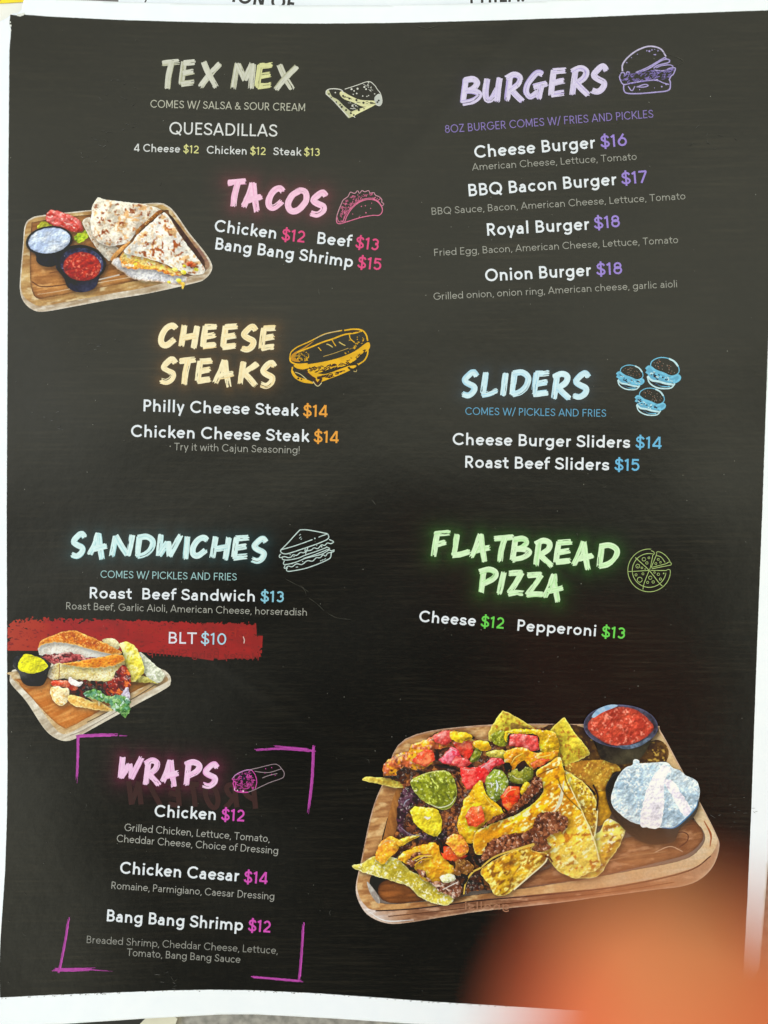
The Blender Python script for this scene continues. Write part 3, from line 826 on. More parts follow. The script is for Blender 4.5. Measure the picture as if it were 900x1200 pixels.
item('Cheese Burger', (556, 185.3), (698, 173.6), '$16', (704, 173.2), (735, 170.8), VIO, 14.4)
desc('American Cheese, Lettuce, Tomato', (553.5, 199.8), (746.5, 187.2))
item('BBQ Bacon Burger', (548.5, 230.2), (723, 216.7), '$17', (728.5, 216.4), (758.5, 213.8), VIO, 14.4)
desc('BBQ Sauce, Bacon, American Cheese, Lettuce, Tomato', (505.5, 251.8), (803.5, 233.5))
item('Royal Burger', (570, 276.2), (691, 269.2), '$18', (696.5, 268.6), (727, 266), VIO, 14.4)
desc('Fried Egg, Bacon, American Cheese, Lettuce, Tomato', (508.5, 300), (795, 284.8))
item('Onion Burger', (568.5, 329.8), (693, 323.2), '$18', (699, 322.8), (729.5, 321.2), VIO, 14.4)
desc('Grilled onion, onion ring, American cheese, garlic aioli', (508, 351.5), (794, 336.5))
note_line('COMES W/ PICKLES AND FRIES', (545, 486), (710.5, 488.5), 8.8, (104, 166, 204))
item('Cheese Burger Sliders', (530, 521.3), (738.5, 525), '$14', (744.5, 525), (775.5, 526), BLU)
item('Roast Beef Sliders', (544, 548), (714, 551.3), '$15', (720, 551.3), (749.5, 552), BLU)
item('Cheese', (490.5, 728.5), (557.5, 734), '$12', (563, 734.5), (590.5, 737), GRN, 13.4)
item('Pepperoni', (605, 739), (699, 745.8), '$13', (704.5, 746.5), (732.5, 749), GRN, 13.4)

# ghost of the other side's lettering showing through
T = Ink(4e-5)
xs = np.linspace(304, 146, 8)
for k, ch in enumerate('PROTEIN'):
    for st in brush_letter(ch, 0, 21, 917 - k * .8, 951 - k * .8, 6.5):
        st = st.copy(); st[:, 0] = xs[k] - st[:, 0]
        T.ribbon(st, 6.0, (68, 42, 35))
T.build('show_through', menu, 'faint mirrored dull red lettering showing through from the back', .3)

# ------------------------------------------------------------------ magenta corner strokes round the wraps
def chalk(lines, col=(196, 84, 184)):
    T = Ink(5e-5); rnd = random.Random(8)
    for p, w, tp in lines:
        p = catmull(p, 5) if len(p) > 2 else np.array(p, float)
        for k in range(5):
            o = (k / 4 - .5) * w * .72
            d = p[-1] - p[0]; d = d / np.hypot(*d); nn = np.array([-d[1], d[0]])
            q = resample(p, 2) ; q = q + nn * o + np.array([[rnd.uniform(-.3, .3)] * 2 for _ in q])
            a, b = (0, rnd.randint(0, 2)), (0, rnd.randint(0, 4))
            q = q[a[1]:len(q) - b[1]]
            m = rnd.uniform(.82, 1.04)
            T.ribbon(q, w / 3.4, np.clip(np.array(col) * m, 0, 255), taper=tp)
    return T


chalk([([(89, 862.8), (120, 861.5), (138, 861.5)], 3.6, [1, 1, .8]), ([(136, 862), (153, 862.4)], 1.2, [1, .4])]).build('corner_stroke', menu, None, .25)
chalk([([(91.5, 861), (91, 890), (89.8, 918)], 3.2, [1, .9, .8, .4])]).build('corner_stroke', menu, None, .25)
chalk([([(298, 879), (330, 877.5), (370, 880.5)], 2.6, [.6, 1, 1]), ([(320, 874), (368, 878.5)], 1.8, [.5, 1])]).build('corner_stroke', menu, None, .25)
chalk([([(367.5, 871.5), (366, 910), (361, 954)], 3.4, [.9, 1, 1, .5])]).build('corner_stroke', menu, None, .25)
chalk([([(80.5, 1075), (76, 1105), (68.5, 1142)], 3.0, [.5, 1, 1, .9])]).build('corner_stroke', menu, None, .25)
chalk([([(60.5, 1136), (75, 1136.5), (96, 1136.3), (112, 1135.6)], 4.2, [.6, 1, 1, .7, .4]), ([(100, 1136), (133, 1138)], 1.2, [1, .3])]).build('corner_stroke', menu, None, .25)
chalk([([(355.5, 1081), (353.5, 1115), (350.5, 1150)], 3.0, [.7, 1, 1, 1])]).build('corner_stroke', menu, None, .25)
chalk([([(292.5, 1144.5), (320, 1147), (355, 1150)], 2.6, [.8, 1, 1.1])]).build('corner_stroke', menu, None, .25)

# ------------------------------------------------------------------ printed food pictures
def crop(ox, oy, s):
    return lambda *p: [(ox + x / s, oy + y / s) for x, y in p]


def ell(cx, cy, rx, ry, ang=0, n=20):
    a = np.linspace(0, 2 * math.pi, n, endpoint=False); t = math.radians(ang)
    x = np.cos(a) * rx; y = np.sin(a) * ry
    return [(cx + u * math.cos(t) - w * math.sin(t), cy + u * math.sin(t) + w * math.cos(t)) for u, w in zip(x, y)]


REL = {  # how each printed food is modelled: edge roundness, its width, surface relief, its grain, gloss
    'nacho_chip': (.35, 3, .6, 7, .2), 'chip_fold': (.2, 2, .6, 4, 0), 'melted_cheese': (.75, 3, .95, 8, .7), 'ground_beef': (.6, 2, 2.2, 2.6, .42), 'tomato': (.7, 2.2, .9, 5, .6),
    'jalapeno': (.7, 3, 1.1, 4, .6), 'pepper': (.7, 2.6, 1.0, 3.5, .6), 'onion': (.6, 2.5, 1.2, 3, .4), 'quesadilla': (.3, 2, .6, 6, .1), 'tortilla': (.3, 2, .6, 5, .1), 'lower_tortilla': (.5, 2, .9, 3, .1),
    'tortilla_fold': (.4, 1.5, .8, 2, .1), 'filling': (.3, 1.5, 1.5, 2.2, .3), 'corn': (.8, 2, .3, 2, .3), 'cheese_drip': (.6, 1.5, .4, 2, .2), 'sauce': (.2, 2, 1.1, 3.6, .25), 'lettuce': (.4, 1.5, 1.7, 2.4, .3),
    'toast': (.4, 1.6, .9, 1.7, .12), 'toast_side': (.45, 1.6, 1.0, 1.6, .05), 'sliced_ham': (.3, 1, 1.5, 1.8, .3), 'bacon': (.4, 1.4, 1.7, 2, .45), 'mayonnaise': (.6, 1.5, .5, 2, .2), 'potato_chip': (.4, 2, .9, 4, .2),
    'cream_fold': (.1, 2, .7, 4, .1), 'sauce_cup': (.2, 3, .15, 6, .1), 'cup_rim': (.5, 1.1, .1, 4, .25), 'tray_rim': (.35, 1.2, .5, 2.4, .12), 'tray_floor': (-.25, 2, .4, 3, .1), 'dark_filling': (.2, 1, 1.2, 2, .1)}
ROUGH = {'melted_cheese': 1.3, 'ground_beef': 1.8, 'tomato': .9, 'jalapeno': .6, 'pepper': .8, 'onion': 1.3, 'nacho_chip': .7, 'quesadilla': .6, 'tortilla': .6, 'lower_tortilla': .8, 'filling': 1.6, 'lettuce': 1.8, 'toast': .8, 'toast_side': .9, 'sliced_ham': 1.6, 'bacon': 1.8, 'mayonnaise': 1, 'potato_chip': .8, 'cream_fold': 1.2, 'sauce': .5, 'dark_filling': 1.6, 'cream_shade': 1.5, 'tray_floor': .4}
NO_SHADE = ('tray_rim', 'tray_floor', 'tray_shadow', 'tray_glint', 'cup_glint', 'cream_fold', 'cream_shade', 'cup_inside', 'sauce', 'dark_hole', 'chip_fold', 'corn')


class Picture:
    """a printed picture: its tray is the part, the printed foods on it are sub-parts"""

    def __init__(s, name, outline, colf, label, z=2.6e-5):
        s.z = z; s.k = 0; s.todo = []
        s.root = patch(name, menu, outline, colf, z, 1.0, label=label)

    def add(s, name, outline, colf, step=0.8, smooth=True):
        s.k += 1
        q = catmull(outline, 5, True) if smooth else np.array(outline, float)
        am = ROUGH.get(name, 0)
        if am:
            q = resample(np.vstack([q, q[:1]]), 1.6)[:-1]
            j = s.k * 13
            q = q + np.stack([fbm(q[:, 0] / 3.2, q[:, 1] / 3.2, j) - .5, fbm(q[:, 0] / 3.2, q[:, 1] / 3.2, j + 5) - .5], 1) * 2.6 * am
        s.todo.append((name, q, colf, step, s.k))

    def done(s):
        for i, (name, poly, colf, step, k) in enumerate(s.todo):
            over = [q[1] for q in s.todo[i + 1:] if q[0] not in NO_SHADE]

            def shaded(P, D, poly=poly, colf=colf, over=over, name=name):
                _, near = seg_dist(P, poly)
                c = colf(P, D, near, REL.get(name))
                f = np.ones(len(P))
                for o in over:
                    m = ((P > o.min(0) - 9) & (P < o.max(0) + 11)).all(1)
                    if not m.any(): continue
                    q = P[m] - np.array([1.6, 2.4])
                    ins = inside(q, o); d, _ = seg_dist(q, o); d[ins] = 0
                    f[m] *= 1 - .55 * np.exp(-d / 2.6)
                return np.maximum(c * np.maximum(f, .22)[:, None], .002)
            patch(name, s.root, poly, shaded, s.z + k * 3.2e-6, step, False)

    def lines(s, name, L):
        s.k += 1
        T = Ink(s.z + s.k * 3.2e-6)
        for pts, w, c, tp in L:
            T.ribbon(catmull(pts, 6) if len(pts) > 2 else np.array(pts, float), w, c, taper=tp)
        s.k += 4
        return T.build(name, s.root, None, .25)


# --- brush bar behind the BLT
BAR_TOP = np.array([(0, 727), (40, 725.5), (100, 726), (150, 727), (200, 729), (250, 730), (310, 731.5)], float)


def bar_keep(c):
    top = np.interp(c[:, 0], BAR_TOP[:, 0], BAR_TOP[:, 1])
    d = np.minimum(c[:, 1] - top, 60)
    left = c[:, 0] - 8.5; right = 306 - c[:, 0]
    n = fbm(c[:, 0] / 2.6, c[:, 1] / 1.8, 77); n2 = fbm(c[:, 0] / 6.0, c[:, 1] / 4.0, 78)
    e = np.exp(-d / (3.0 + 5.5 * np.clip((150 - c[:, 0]) / 150, 0, 1))) + .9 * np.exp(-left / 6.0) + .8 * np.exp(-np.clip(right, 0, 99) / 5.0)
    bot = np.interp(c[:, 0], [150, 215, 250, 306], [763, 768, 772, 771]) - c[:, 1]
    e = e + .7 * np.exp(-np.clip(bot, 0, 50) / 1.8) * (c[:, 0] > 210)
    return (0.55 * n + 0.45 * n2) > 0.30 + 0.33 * (e - .38)


bar = patch('brush_bar', menu, [(9, 723), (60, 721.5), (150, 723), (250, 727), (300, 728.5), (301, 745), (308, 745), (306.5, 772), (277, 771.5), (249, 774), (213, 768.5), (160, 763.5), (100, 762.5), (8.6, 762.5)],
            tex((150, 36, 30), (166, 46, 36), 5, 2, 3, sp=[((120, 30, 26), .72, 1.6)], grad=[((110, 745), (10, 745), (182, 74, 58), .8)]), 2.0e-5, .8, smooth=False, keep=bar_keep, label='ragged red paint bar behind the BLT line')
T = Ink(2.4e-5)
text_ink(T, 'Honey Bang Shrimp', (172, 768), (304, 774), 9, .1, (134, 30, 27), mirror=True)
text_ink(T, 'Chipotle sauce', (160, 742), (292, 747), 10, .1, (164, 54, 44), mirror=True)
T.ribbon([(285, 746), (286.5, 750), (285.8, 754)], 1.1, (220, 190, 185))
T.build('show_through', bar)

# --- quesadilla platter
Q1 = crop(15, 220, 7.2); Q2 = crop(130, 220, 7.2)
P = Picture('quesadilla_picture', [(23.3, 339), (24, 320), (26.8, 289), (29, 265), (36, 256), (51, 252), (107, 246), (160, 239.5), (185.6, 237.8), (195.3, 240.5), (205, 249), (221.7, 272.8), (239.7, 295), (248, 309), (247.6, 318), (240, 327), (227, 332), (171.7, 344.3), (130, 351), (84.4, 359.6), (49.7, 365.3), (35.8, 361.5), (26.8, 352)],
            wood((192, 178, 160), (150, 126, 100), -9, hi=(226, 222, 216), edge=[((224, 220, 214), 1.2)]), 'printed picture of quesadillas with two dips on a wooden tray')
P.add('tray_rim', [(24.5, 337), (25.5, 318), (28, 289), (30, 266), (37, 257.5), (51, 253.5), (107, 247.5), (160, 241), (185, 239.5), (194, 242), (203.5, 250), (220, 273.5), (238, 296), (245.5, 309), (243, 315), (232, 321), (172, 336.5), (130, 344), (84, 352.5), (50, 358.5), (38, 355.5), (28.5, 348)],
      wood((196, 162, 108), (152, 112, 70), -9, hi=(218, 200, 164), grad=[((190, 280), (235, 300), (140, 104, 92), .8)]))
P.add('tray_floor', [(36.5, 266), (44, 259.5), (100, 252), (190, 246), (200, 254), (236, 305), (237, 312), (228, 317), (150, 331), (60, 348), (45, 350), (37.5, 341), (35, 315)],
      wood((186, 130, 76), (136, 88, 52), -9, hi=(206, 158, 104), edge=[((76, 54, 42), 1.4)]))
P.lines('tray_groove', [([(37, 330), (55, 336), (120, 326), (160, 318)], 1.4, (108, 70, 44), None), ([(44, 345), (70, 341), (118, 331), (170, 322)], 1.2, (214, 184, 150), [.4, 1, .7]), ([(58, 320), (75, 317)], 1.2, (120, 76, 44), None), ([(115, 328), (140, 322)], 1.6, (206, 192, 180), None)])
P.add('tray_shadow', Q2((488, 232), (520, 248), (640, 405), (770, 585), (792, 640), (772, 672), (640, 482), (560, 345)), tex((66, 45, 40), (94, 66, 56), 3))
P.add('lettuce', Q1((200, 325), (240, 285), (280, 290), (330, 320), (280, 340), (220, 345)), tex((196, 194, 66), (150, 150, 50), 2))
P.add('tomato', Q1((275, 240), (300, 200), (345, 188), (420, 205), (500, 240), (560, 270), (595, 345), (560, 370), (490, 365), (420, 340), (330, 310), (285, 280)), tex((186, 68, 60), (206, 112, 110), 2.2, 2, 20, sp=[((238, 200, 196), .74, 1.6)], edge=[((170, 60, 48), 1)]))
P.add('lettuce', Q1((510, 415), (560, 380), (640, 358), (645, 410), (590, 455), (540, 458)), tex((140, 170, 48), (196, 204, 70), 1.6))
P.add('tortilla', Q1((585, 290), (660, 255), (700, 400), (860, 490), (900, 545), (820, 612), (790, 600), (700, 500), (650, 420)), tex((220, 214, 204), (190, 176, 160), 2, sp=[((150, 100, 62), .70, 1.8)], edge=[((236, 234, 228), .8)]))
P.add('quesadilla', [(107, 252), (108.5, 241), (114.5, 231.8), (121, 233), (130, 234.5), (150, 237), (170, 239.5), (186, 244.5), (189, 248), (180, 255), (165, 266), (158, 275), (150, 284), (140, 287), (125, 288), (112, 280), (106, 265)],
      tex((230, 222, 208), (206, 196, 184), 4, sp=[((206, 166, 122), .59, 3.4), ((142, 80, 46), .645, 3.0)], edge=[((232, 230, 226), .8)], grad=[((125, 270), (128, 290), (186, 178, 180), .5)]))
P.add('tortilla_fold', Q2((0, 590), (60, 520), (150, 455), (160, 465), (90, 540), (10, 615)), tex((176, 116, 62), (206, 156, 100), 2))
P.add('tortilla_fold', Q2((205, 380), (240, 330), (300, 280), (400, 192), (435, 200), (400, 232), (320, 295), (250, 352), (225, 400)), tex((166, 112, 60), (130, 84, 50), 1.5, sp=[((214, 180, 130), .7, 1.5)]))
P.add('lower_tortilla', Q2((5, 640), (60, 585), (130, 640), (280, 660), (420, 650), (600, 735), (650, 755), (605, 815), (450, 802), (200, 772), (100, 715)), tex((212, 210, 216), (182, 182, 194), 2.2, sp=[((238, 238, 240), .66, 1.8)], edge=[((190, 142, 96), .9)]))
P.add('filling', Q2((95, 545), (170, 545), (260, 570), (400, 630), (510, 672), (610, 728), (520, 745), (400, 700), (280, 685), (130, 680), (80, 630)), tex((234, 204, 130), (224, 150, 66), 3, 2, 15, con=2, sp=[((236, 220, 90), .62, 2.2), ((240, 232, 212), .62, 2.6), ((190, 84, 40), .70, 2)], edge=[((206, 120, 52), 1)]))
P.add('quesadilla', [(189, 250.5), (196, 251.5), (214, 280), (240.5, 316), (226, 322), (208, 316), (190, 308), (170, 302), (145, 295.5), (155, 284), (162, 274), (176, 262)],
      tex((230, 224, 214), (206, 202, 200), 4, sp=[((210, 172, 128), .60, 3.8), ((158, 90, 50), .66, 3.4)], edge=[((234, 234, 232), .9)]))
for (x, y, r) in ((540, 690, 34), (612, 712, 36), (572, 782, 34), (720, 690, 30), (490, 796, 22), (620, 660, 22)):
    P.add('corn', Q2(*ell(x, y, r * .72, r * .5, 20, 9)), tex((232, 212, 60), (240, 230, 140), 1.6), .7)
P.add('pepper', Q2((630, 640), (670, 620), (720, 650), (690, 665), (650, 660)), tex((176, 84, 48), (206, 130, 80), 1.2), .7)
P.add('cheese_drip', Q2((560, 800), (620, 800), (612, 850), (600, 856), (592, 820)), tex((226, 196, 96), (216, 170, 80), 1.2), .7)


def cup(P, body, bodyc, rimp, rimc, inner, innerc, food, foodc):
    P.add('sauce_cup', body, bodyc); P.add('cup_rim', rimp, rimc)
    if inner: P.add('cup_inside', inner, innerc)
    P.add('sauce', food, foodc, .8)


cup(P, Q1((115, 455), (190, 560), (200, 620), (240, 655), (300, 668), (360, 655), (420, 600), (445, 540), (500, 430), (300, 420)), tex((40, 40, 46), (54, 54, 62), 3, edge=[((26, 26, 30), 1)]),
    Q1(*ell(306, 446, 197, 122, -8)), tex((30, 30, 37), (48, 48, 58), 2), None, None,
    Q1(*ell(308, 446, 178, 107, -8)), tex((212, 218, 232), (172, 186, 216), 4, 2, -20, con=1.4, edge=[((138, 148, 176), .8)]))
cup(P, Q1((365, 650), (430, 760), (460, 835), (530, 877), (620, 877), (700, 835), (735, 740), (782, 620), (570, 600)), tex((34, 33, 38), (58, 58, 72), 3, grad=[((85, 330), (105, 338), (86, 88, 120), .6)]),
    Q1(*ell(576, 636, 208, 154, 6)), tex((24, 24, 30), (44, 43, 52), 2), Q1(*ell(580, 640, 184, 133, 6)), tex((70, 76, 112), (44, 44, 60), 2.5, sp=[((150, 156, 190), .74, 2)]),
    Q1(*ell(584, 664, 160, 122, 4)), tex((178, 66, 48), (150, 48, 36), 3.4, con=1.4, sp=[((208, 116, 98), .64, 2.2)], edge=[((104, 32, 30), 1)]))

P.done()

# --- sandwich board
S1 = crop(0, 730, 8.18); S2 = crop(100, 730, 8.18)
P = Picture('sandwich_picture', [(11.5, 794), (13.5, 787.5), (19, 784), (60, 776), (150, 772), (187, 783.5), (194.7, 787), (199.6, 793), (199.8, 800), (194, 807), (152.6, 829.5), (100, 858.6), (90.5, 864.6), (79.5, 868.3), (69.7, 867), (58.7, 860.8), (48.9, 849.8), (30.6, 821.7), (13.4, 802)],
            wood((206, 198, 184), (166, 150, 130), -28, hi=(230, 226, 218), edge=[((214, 208, 192), .8)]), 'printed picture of a toasted BLT sandwich on a wooden board')
P.add('tray_rim', [(13, 792), (19, 786.5), (150, 774), (186, 785.5), (192, 789.5), (197, 796), (190, 802), (150, 822), (100, 849), (85, 857.5), (76, 860.5), (68, 857), (58, 845.5), (40, 821), (20, 801)], wood((206, 182, 142), (172, 136, 94), -30, hi=(228, 216, 190)))
P.add('tray_floor', [(22, 800), (30, 795), (150, 789), (184, 790), (187, 795), (150, 814), (110, 837), (82, 852), (74, 852.5), (61, 843), (40, 821)], wood((182, 108, 52), (212, 148, 84), -18, edge=[((120, 72, 40), 1)], grad=[((140, 810), (170, 795), (110, 84, 44), .7)]))
P.lines('tray_groove', [([(187, 799), (152.6, 820.5), (102, 846.5)], 1.0, (84, 74, 62), None), ([(150, 826.5), (100, 854.5), (82, 862)], .9, (150, 140, 128), None)])
P.add('potato_chip', S2((160, 165), (240, 145), (300, 170), (325, 230), (300, 250), (250, 240)), tex((230, 222, 188), (210, 196, 150), 1.6))
P.add('potato_chip', S2((500, 290), (535, 282), (600, 340), (690, 420), (745, 470), (760, 515), (690, 578), (600, 522), (560, 470), (540, 370)), tex((216, 218, 202), (186, 192, 168), 2, 2, 40, sp=[((238, 238, 228), .66, 1.6)], edge=[((232, 232, 214), .8)]))
P.add('potato_chip', S2((450, 565), (500, 530), (560, 505), (640, 550), (705, 582), (630, 570), (560, 572)), tex((206, 200, 128), (176, 168, 90), 1.6))
P.add('potato_chip', S2((320, 200), (410, 180), (480, 230), (520, 300), (560, 400), (560, 480), (470, 562), (420, 540), (400, 440), (350, 260)), tex((222, 206, 84), (236, 226, 164), 2.4, sp=[((206, 184, 40), .7, 2)]))
P.add('toast_side', [(45, 758), (50, 753.5), (62, 751), (80, 753), (100, 758), (125, 763), (141, 766), (136, 771), (115, 772), (100, 771), (85, 768), (70, 769), (50, 769), (45.5, 766)], tex((240, 236, 230), (216, 208, 200), 2.2))
P.add('sliced_ham', [(48, 768), (60, 767), (78, 764), (100, 769.5), (120, 771.5), (104, 776), (90, 775), (75, 779), (62, 778), (54, 774)], crumb([(176, 84, 86), (120, 52, 56), (60, 34, 36), (214, 160, 156)], 2.8, .4, .7, 1.6, 6))
P.add('toast', [(45, 760), (46.5, 753), (54, 748), (68, 742), (81, 738.8), (90, 739.3), (94, 741.5), (100, 743.5), (115, 750), (128, 756), (140, 762.5), (142, 766), (125, 765.5), (100, 759.5), (85, 755), (65, 752.5), (50, 755.5)], tex((204, 126, 52), (170, 86, 34), 1.5, sp=[((228, 172, 100), .62, 1.3)], edge=[((236, 200, 128), 1.2)]))
P.add('toast_side', [(55, 787), (62, 780), (72, 777), (85, 780), (103, 782), (125, 780), (143, 773), (146, 778), (141, 788), (132, 796.5), (123, 800.5), (115, 801.5), (105, 800), (90, 796.5), (76, 797), (62, 796.5), (56, 792)], tex((216, 198, 136), (228, 218, 186), 1.5, sp=[((196, 166, 92), .68, 1.3)], grad=[((72, 785), (58, 785), (226, 214, 200), .9)]))
P.lines('crust_line', [([(70, 778), (69.5, 786), (69, 796)], .9, (150, 100, 64), None)])
P.add('toast', [(72, 778), (82, 776.5), (95, 774.5), (115, 770.5), (138, 766.5), (146, 770.5), (142, 776.5), (125, 781.5), (103, 782.5), (86, 780.5)], tex((204, 116, 40), (222, 156, 66), 1.5, 2, -8, sp=[((176, 88, 28), .66, 1.3)], edge=[((238, 206, 130), .9)]))
P.add('dark_filling', [(63, 797), (80, 796), (100, 797), (128, 799), (134, 806), (128, 820), (104, 820), (86, 814), (66, 808)], crumb([(44, 32, 28), (84, 58, 42), (120, 50, 40), (30, 22, 20)], 3, .3))
P.add('tomato', S1((490, 590), (500, 555), (600, 548), (680, 565), (745, 630), (700, 650), (600, 615), (520, 608)), tex((208, 76, 50), (228, 140, 110), 1.6))
P.add('mayonnaise', S1((660, 565), (668, 520), (740, 558), (800, 570), (770, 600), (720, 607)), tex((236, 230, 230), (216, 206, 210), 1.4))
P.add('toast', S1((480, 655), (500, 615), (555, 608), (600, 628), (655, 628), (664, 690), (640, 760), (600, 792), (555, 785), (530, 765), (500, 720)), tex((206, 158, 82), (232, 214, 176), 2.4, sp=[((240, 232, 212), .6, 2.2)], edge=[((236, 222, 186), .8)]))
P.add('toast', S1((652, 705), (690, 688), (780, 712), (900, 765)) + S2((10, 700), (120, 745), (200, 790), (268, 836), (240, 846), (100, 835), (0, 815)) + S1((740, 805), (665, 765)), tex((204, 156, 82), (226, 194, 122), 2.4, sp=[((236, 220, 180), .64, 2)], edge=[((238, 222, 174), .8)]))
P.add('bacon', S2((170, 590), (260, 535), (300, 460), (370, 405), (425, 480), (440, 590), (400, 650), (340, 690), (290, 716), (230, 700), (190, 650)), crumb([(150, 56, 44), (92, 32, 44), (210, 106, 56), (120, 40, 44), (70, 24, 36)], 3.8, .7, .7, 1.3, 50))
P.add('onion', S2((340, 695), (390, 620), (415, 640), (428, 725), (380, 725)), tex((216, 210, 226), (186, 176, 200), 1.4))
P.add('lettuce', S2((0, 655), (60, 642), (130, 648), (200, 700), (300, 690), (350, 690), (425, 740), (428, 830), (412, 870), (378, 906), (340, 870), (280, 840), (220, 770), (120, 745), (0, 695)), crumb([(106, 152, 82), (66, 112, 62), (146, 184, 128), (96, 146, 116), (180, 208, 200)], 3.0, .45, .7))
cup(P, S1((125, 400), (180, 480), (210, 560), (260, 600), (330, 608), (400, 600), (440, 550), (470, 440), (480, 380), (300, 380)), tex((38, 37, 40), (56, 55, 58), 2, grad=[((25, 800), (20, 790), (150, 150, 150), .5)]),
    S1(*ell(302, 392, 182, 92, 10)), tex((36, 36, 40), (70, 70, 74), 2), None, None,
    S1((175, 440), (182, 370), (220, 310), (260, 298), (330, 315), (400, 345), (445, 390), (460, 420), (400, 462), (300, 487), (220, 467)), tex((224, 220, 36), (196, 190, 24), 2.4, 3, 20, con=1.3))

P.done()

PIC[:] = [1.30, 0.010]
# --- nacho platter
A = crop(400, 800, 3.6); B = crop(620, 800, 3.6); E5 = crop(405, 820, 5.625); E6 = crop(555, 820, 5.625); E7 = crop(405, 950, 5.625); E8 = crop(555, 950, 5.625); N = crop(670, 810, 4.737)
P = Picture('nacho_picture', [(451, 913), (436, 950), (423.6, 1007), (417, 1039), (421, 1058), (433, 1073.6), (455.5, 1082.3), (483, 1080.5), (525, 1073.6), (566.7, 1067.5), (650, 1058.5), (703, 1051.3), (765, 1043), (800.5, 1038.5), (822, 1029.5), (837, 1012.7), (843, 991.7), (839.5, 978), (825.5, 950), (798, 900), (774, 856.5), (765, 850.5), (680, 848.5), (560, 850), (475, 866)],
            wood((156, 112, 82), (112, 72, 52), -7, hi=(186, 148, 122), grad=[((470, 1060), (440, 1085), (226, 222, 226), .75), ((700, 1030), (840, 990), (188, 158, 130), .6)], edge=[((206, 186, 170), .9)]), 'printed picture of loaded nachos with salsa and sour cream on a wooden tray')
P.add('tray_rim', [(452, 914), (437.5, 950), (425, 1006), (418.6, 1036), (421, 1050), (428, 1061), (440, 1066.5), (485, 1064), (530, 1058.5), (565, 1053.5), (640, 1047), (715, 1039), (770, 1029), (812, 1017), (832, 1003), (840.5, 988), (838, 977), (824, 949.5), (797, 901), (773, 858), (764, 852), (680, 850), (560, 852), (475, 868)],
      wood((186, 140, 90), (142, 94, 56), -8, hi=(208, 176, 128), grad=[((560, 1040), (700, 1045), (206, 186, 144), .6), ((790, 920), (840, 975), (206, 190, 166), .6)]))
P.lines('tray_groove', [([(440, 1067.5), (485, 1065), (530, 1059.5), (565, 1055), (640, 1048.5), (715, 1040.5), (770, 1030.5), (812, 1018.5), (833, 1003)], 1.5, (62, 40, 30), None), ([(455, 1074), (525, 1066.5), (620, 1056), (715, 1045.5), (790, 1034)], 1.0, (96, 62, 48), None), ([(430, 1067), (452, 1079), (485, 1078)], 1.6, (236, 236, 240), [.3, 1, .3]),
                        ([(825, 962), (833, 978), (832, 992)], 2.4, (168, 92, 56), [.4, 1, .4])])
P.add('tray_floor', [(471, 917), (453, 962), (440, 1015), (433, 1034), (441, 1054.5), (460, 1059.5), (525, 1053), (650, 1036), (731, 1022), (797, 1009), (819, 996), (826, 983), (823, 972), (811, 955), (770, 880), (690, 862), (480, 880)], tex((66, 38, 22), (44, 24, 14), 4, 3, -8, edge=[((40, 22, 14), 2)]))
P.add('tray_floor', [(464, 926), (474, 922), (470, 950), (462, 980), (450, 1000), (444, 1010), (453, 965)], wood((172, 114, 58), (136, 84, 40), 75))
P.add('tray_floor', [(444, 1050), (447, 1034), (470, 1030), (500, 1040), (530, 1049), (505, 1054.5), (461, 1058.5)], wood((150, 88, 42), (104, 58, 28), -5, edge=[((52, 28, 16), 2.2)]))
P.add('tray_glint', E7((140, 470), (165, 490), (215, 560), (225, 610), (200, 600), (160, 540)), tex((206, 202, 198), (160, 150, 146), 1.6))
P.add('tray_floor', [(590, 1043), (605, 1032), (660, 1010), (720, 985), (752, 978), (800, 960), (814, 962), (824, 976), (821, 988), (805, 1001), (770, 1011), (710, 1025), (650, 1035)], wood((150, 102, 66), (108, 66, 42), -8, hi=(178, 134, 102), edge=[((66, 40, 28), 1.8)]))
P.lines('wood_grain', [([(796, 993), (805, 986), (806, 978), (798, 975), (789, 979), (785, 986)], 1.3, (80, 46, 32), None), ([(765, 1000), (785, 992), (800, 998)], 1.0, (206, 172, 146), None), ([(700, 1012), (740, 1003), (780, 998)], 1.0, (176, 132, 98), None)])
# far chips
CHIP = dict(edge=[((236, 226, 150), .9)], sp=[((160, 110, 40), .64, 2.6)])
P.add('tray_floor', B((60, 190), (230, 190), (330, 320), (540, 240), (580, 330), (400, 400), (200, 360), (100, 330)), tex((104, 74, 40), (66, 44, 24), 4, sp=[((170, 140, 70), .72, 3)]))
P.add('nacho_chip', B((140, 152), (155, 152), (185, 200), (252, 288), (235, 315), (140, 352), (70, 330), (60, 250), (100, 190)), tex((206, 192, 66), (176, 156, 50), 3, **CHIP))
P.add('nacho_chip', B((150, 362), (200, 335), (300, 326), (350, 335), (388, 372), (345, 425), (325, 465), (290, 475), (255, 440)), tex((206, 168, 62), (160, 112, 44), 4, sp=[((226, 200, 100), .66, 2)], grad=[((670, 895), (690, 915), (140, 96, 40), .4)]))
P.add('nacho_chip', B((275, 475), (330, 460), (355, 520), (335, 575), (290, 605), (270, 540)), tex((196, 150, 38), (160, 116, 30), 3))
P.add('nacho_chip', E6((105, 205), (180, 85), (210, 77), (290, 120), (420, 198), (435, 260), (200, 300), (110, 280)), tex((196, 184, 66), (158, 140, 50), 3, **CHIP))
P.add('chip_fold', E6((250, 152), (300, 165), (395, 198), (280, 200), (245, 190)), tex((118, 92, 44), (150, 120, 60), 2))
P.add('nacho_chip', A((88, 405), (110, 397), (200, 402), (270, 410), (265, 440), (220, 441), (160, 428), (95, 413)), tex((222, 206, 98), (186, 156, 60), 2, edge=[((230, 220, 140), .8)]))
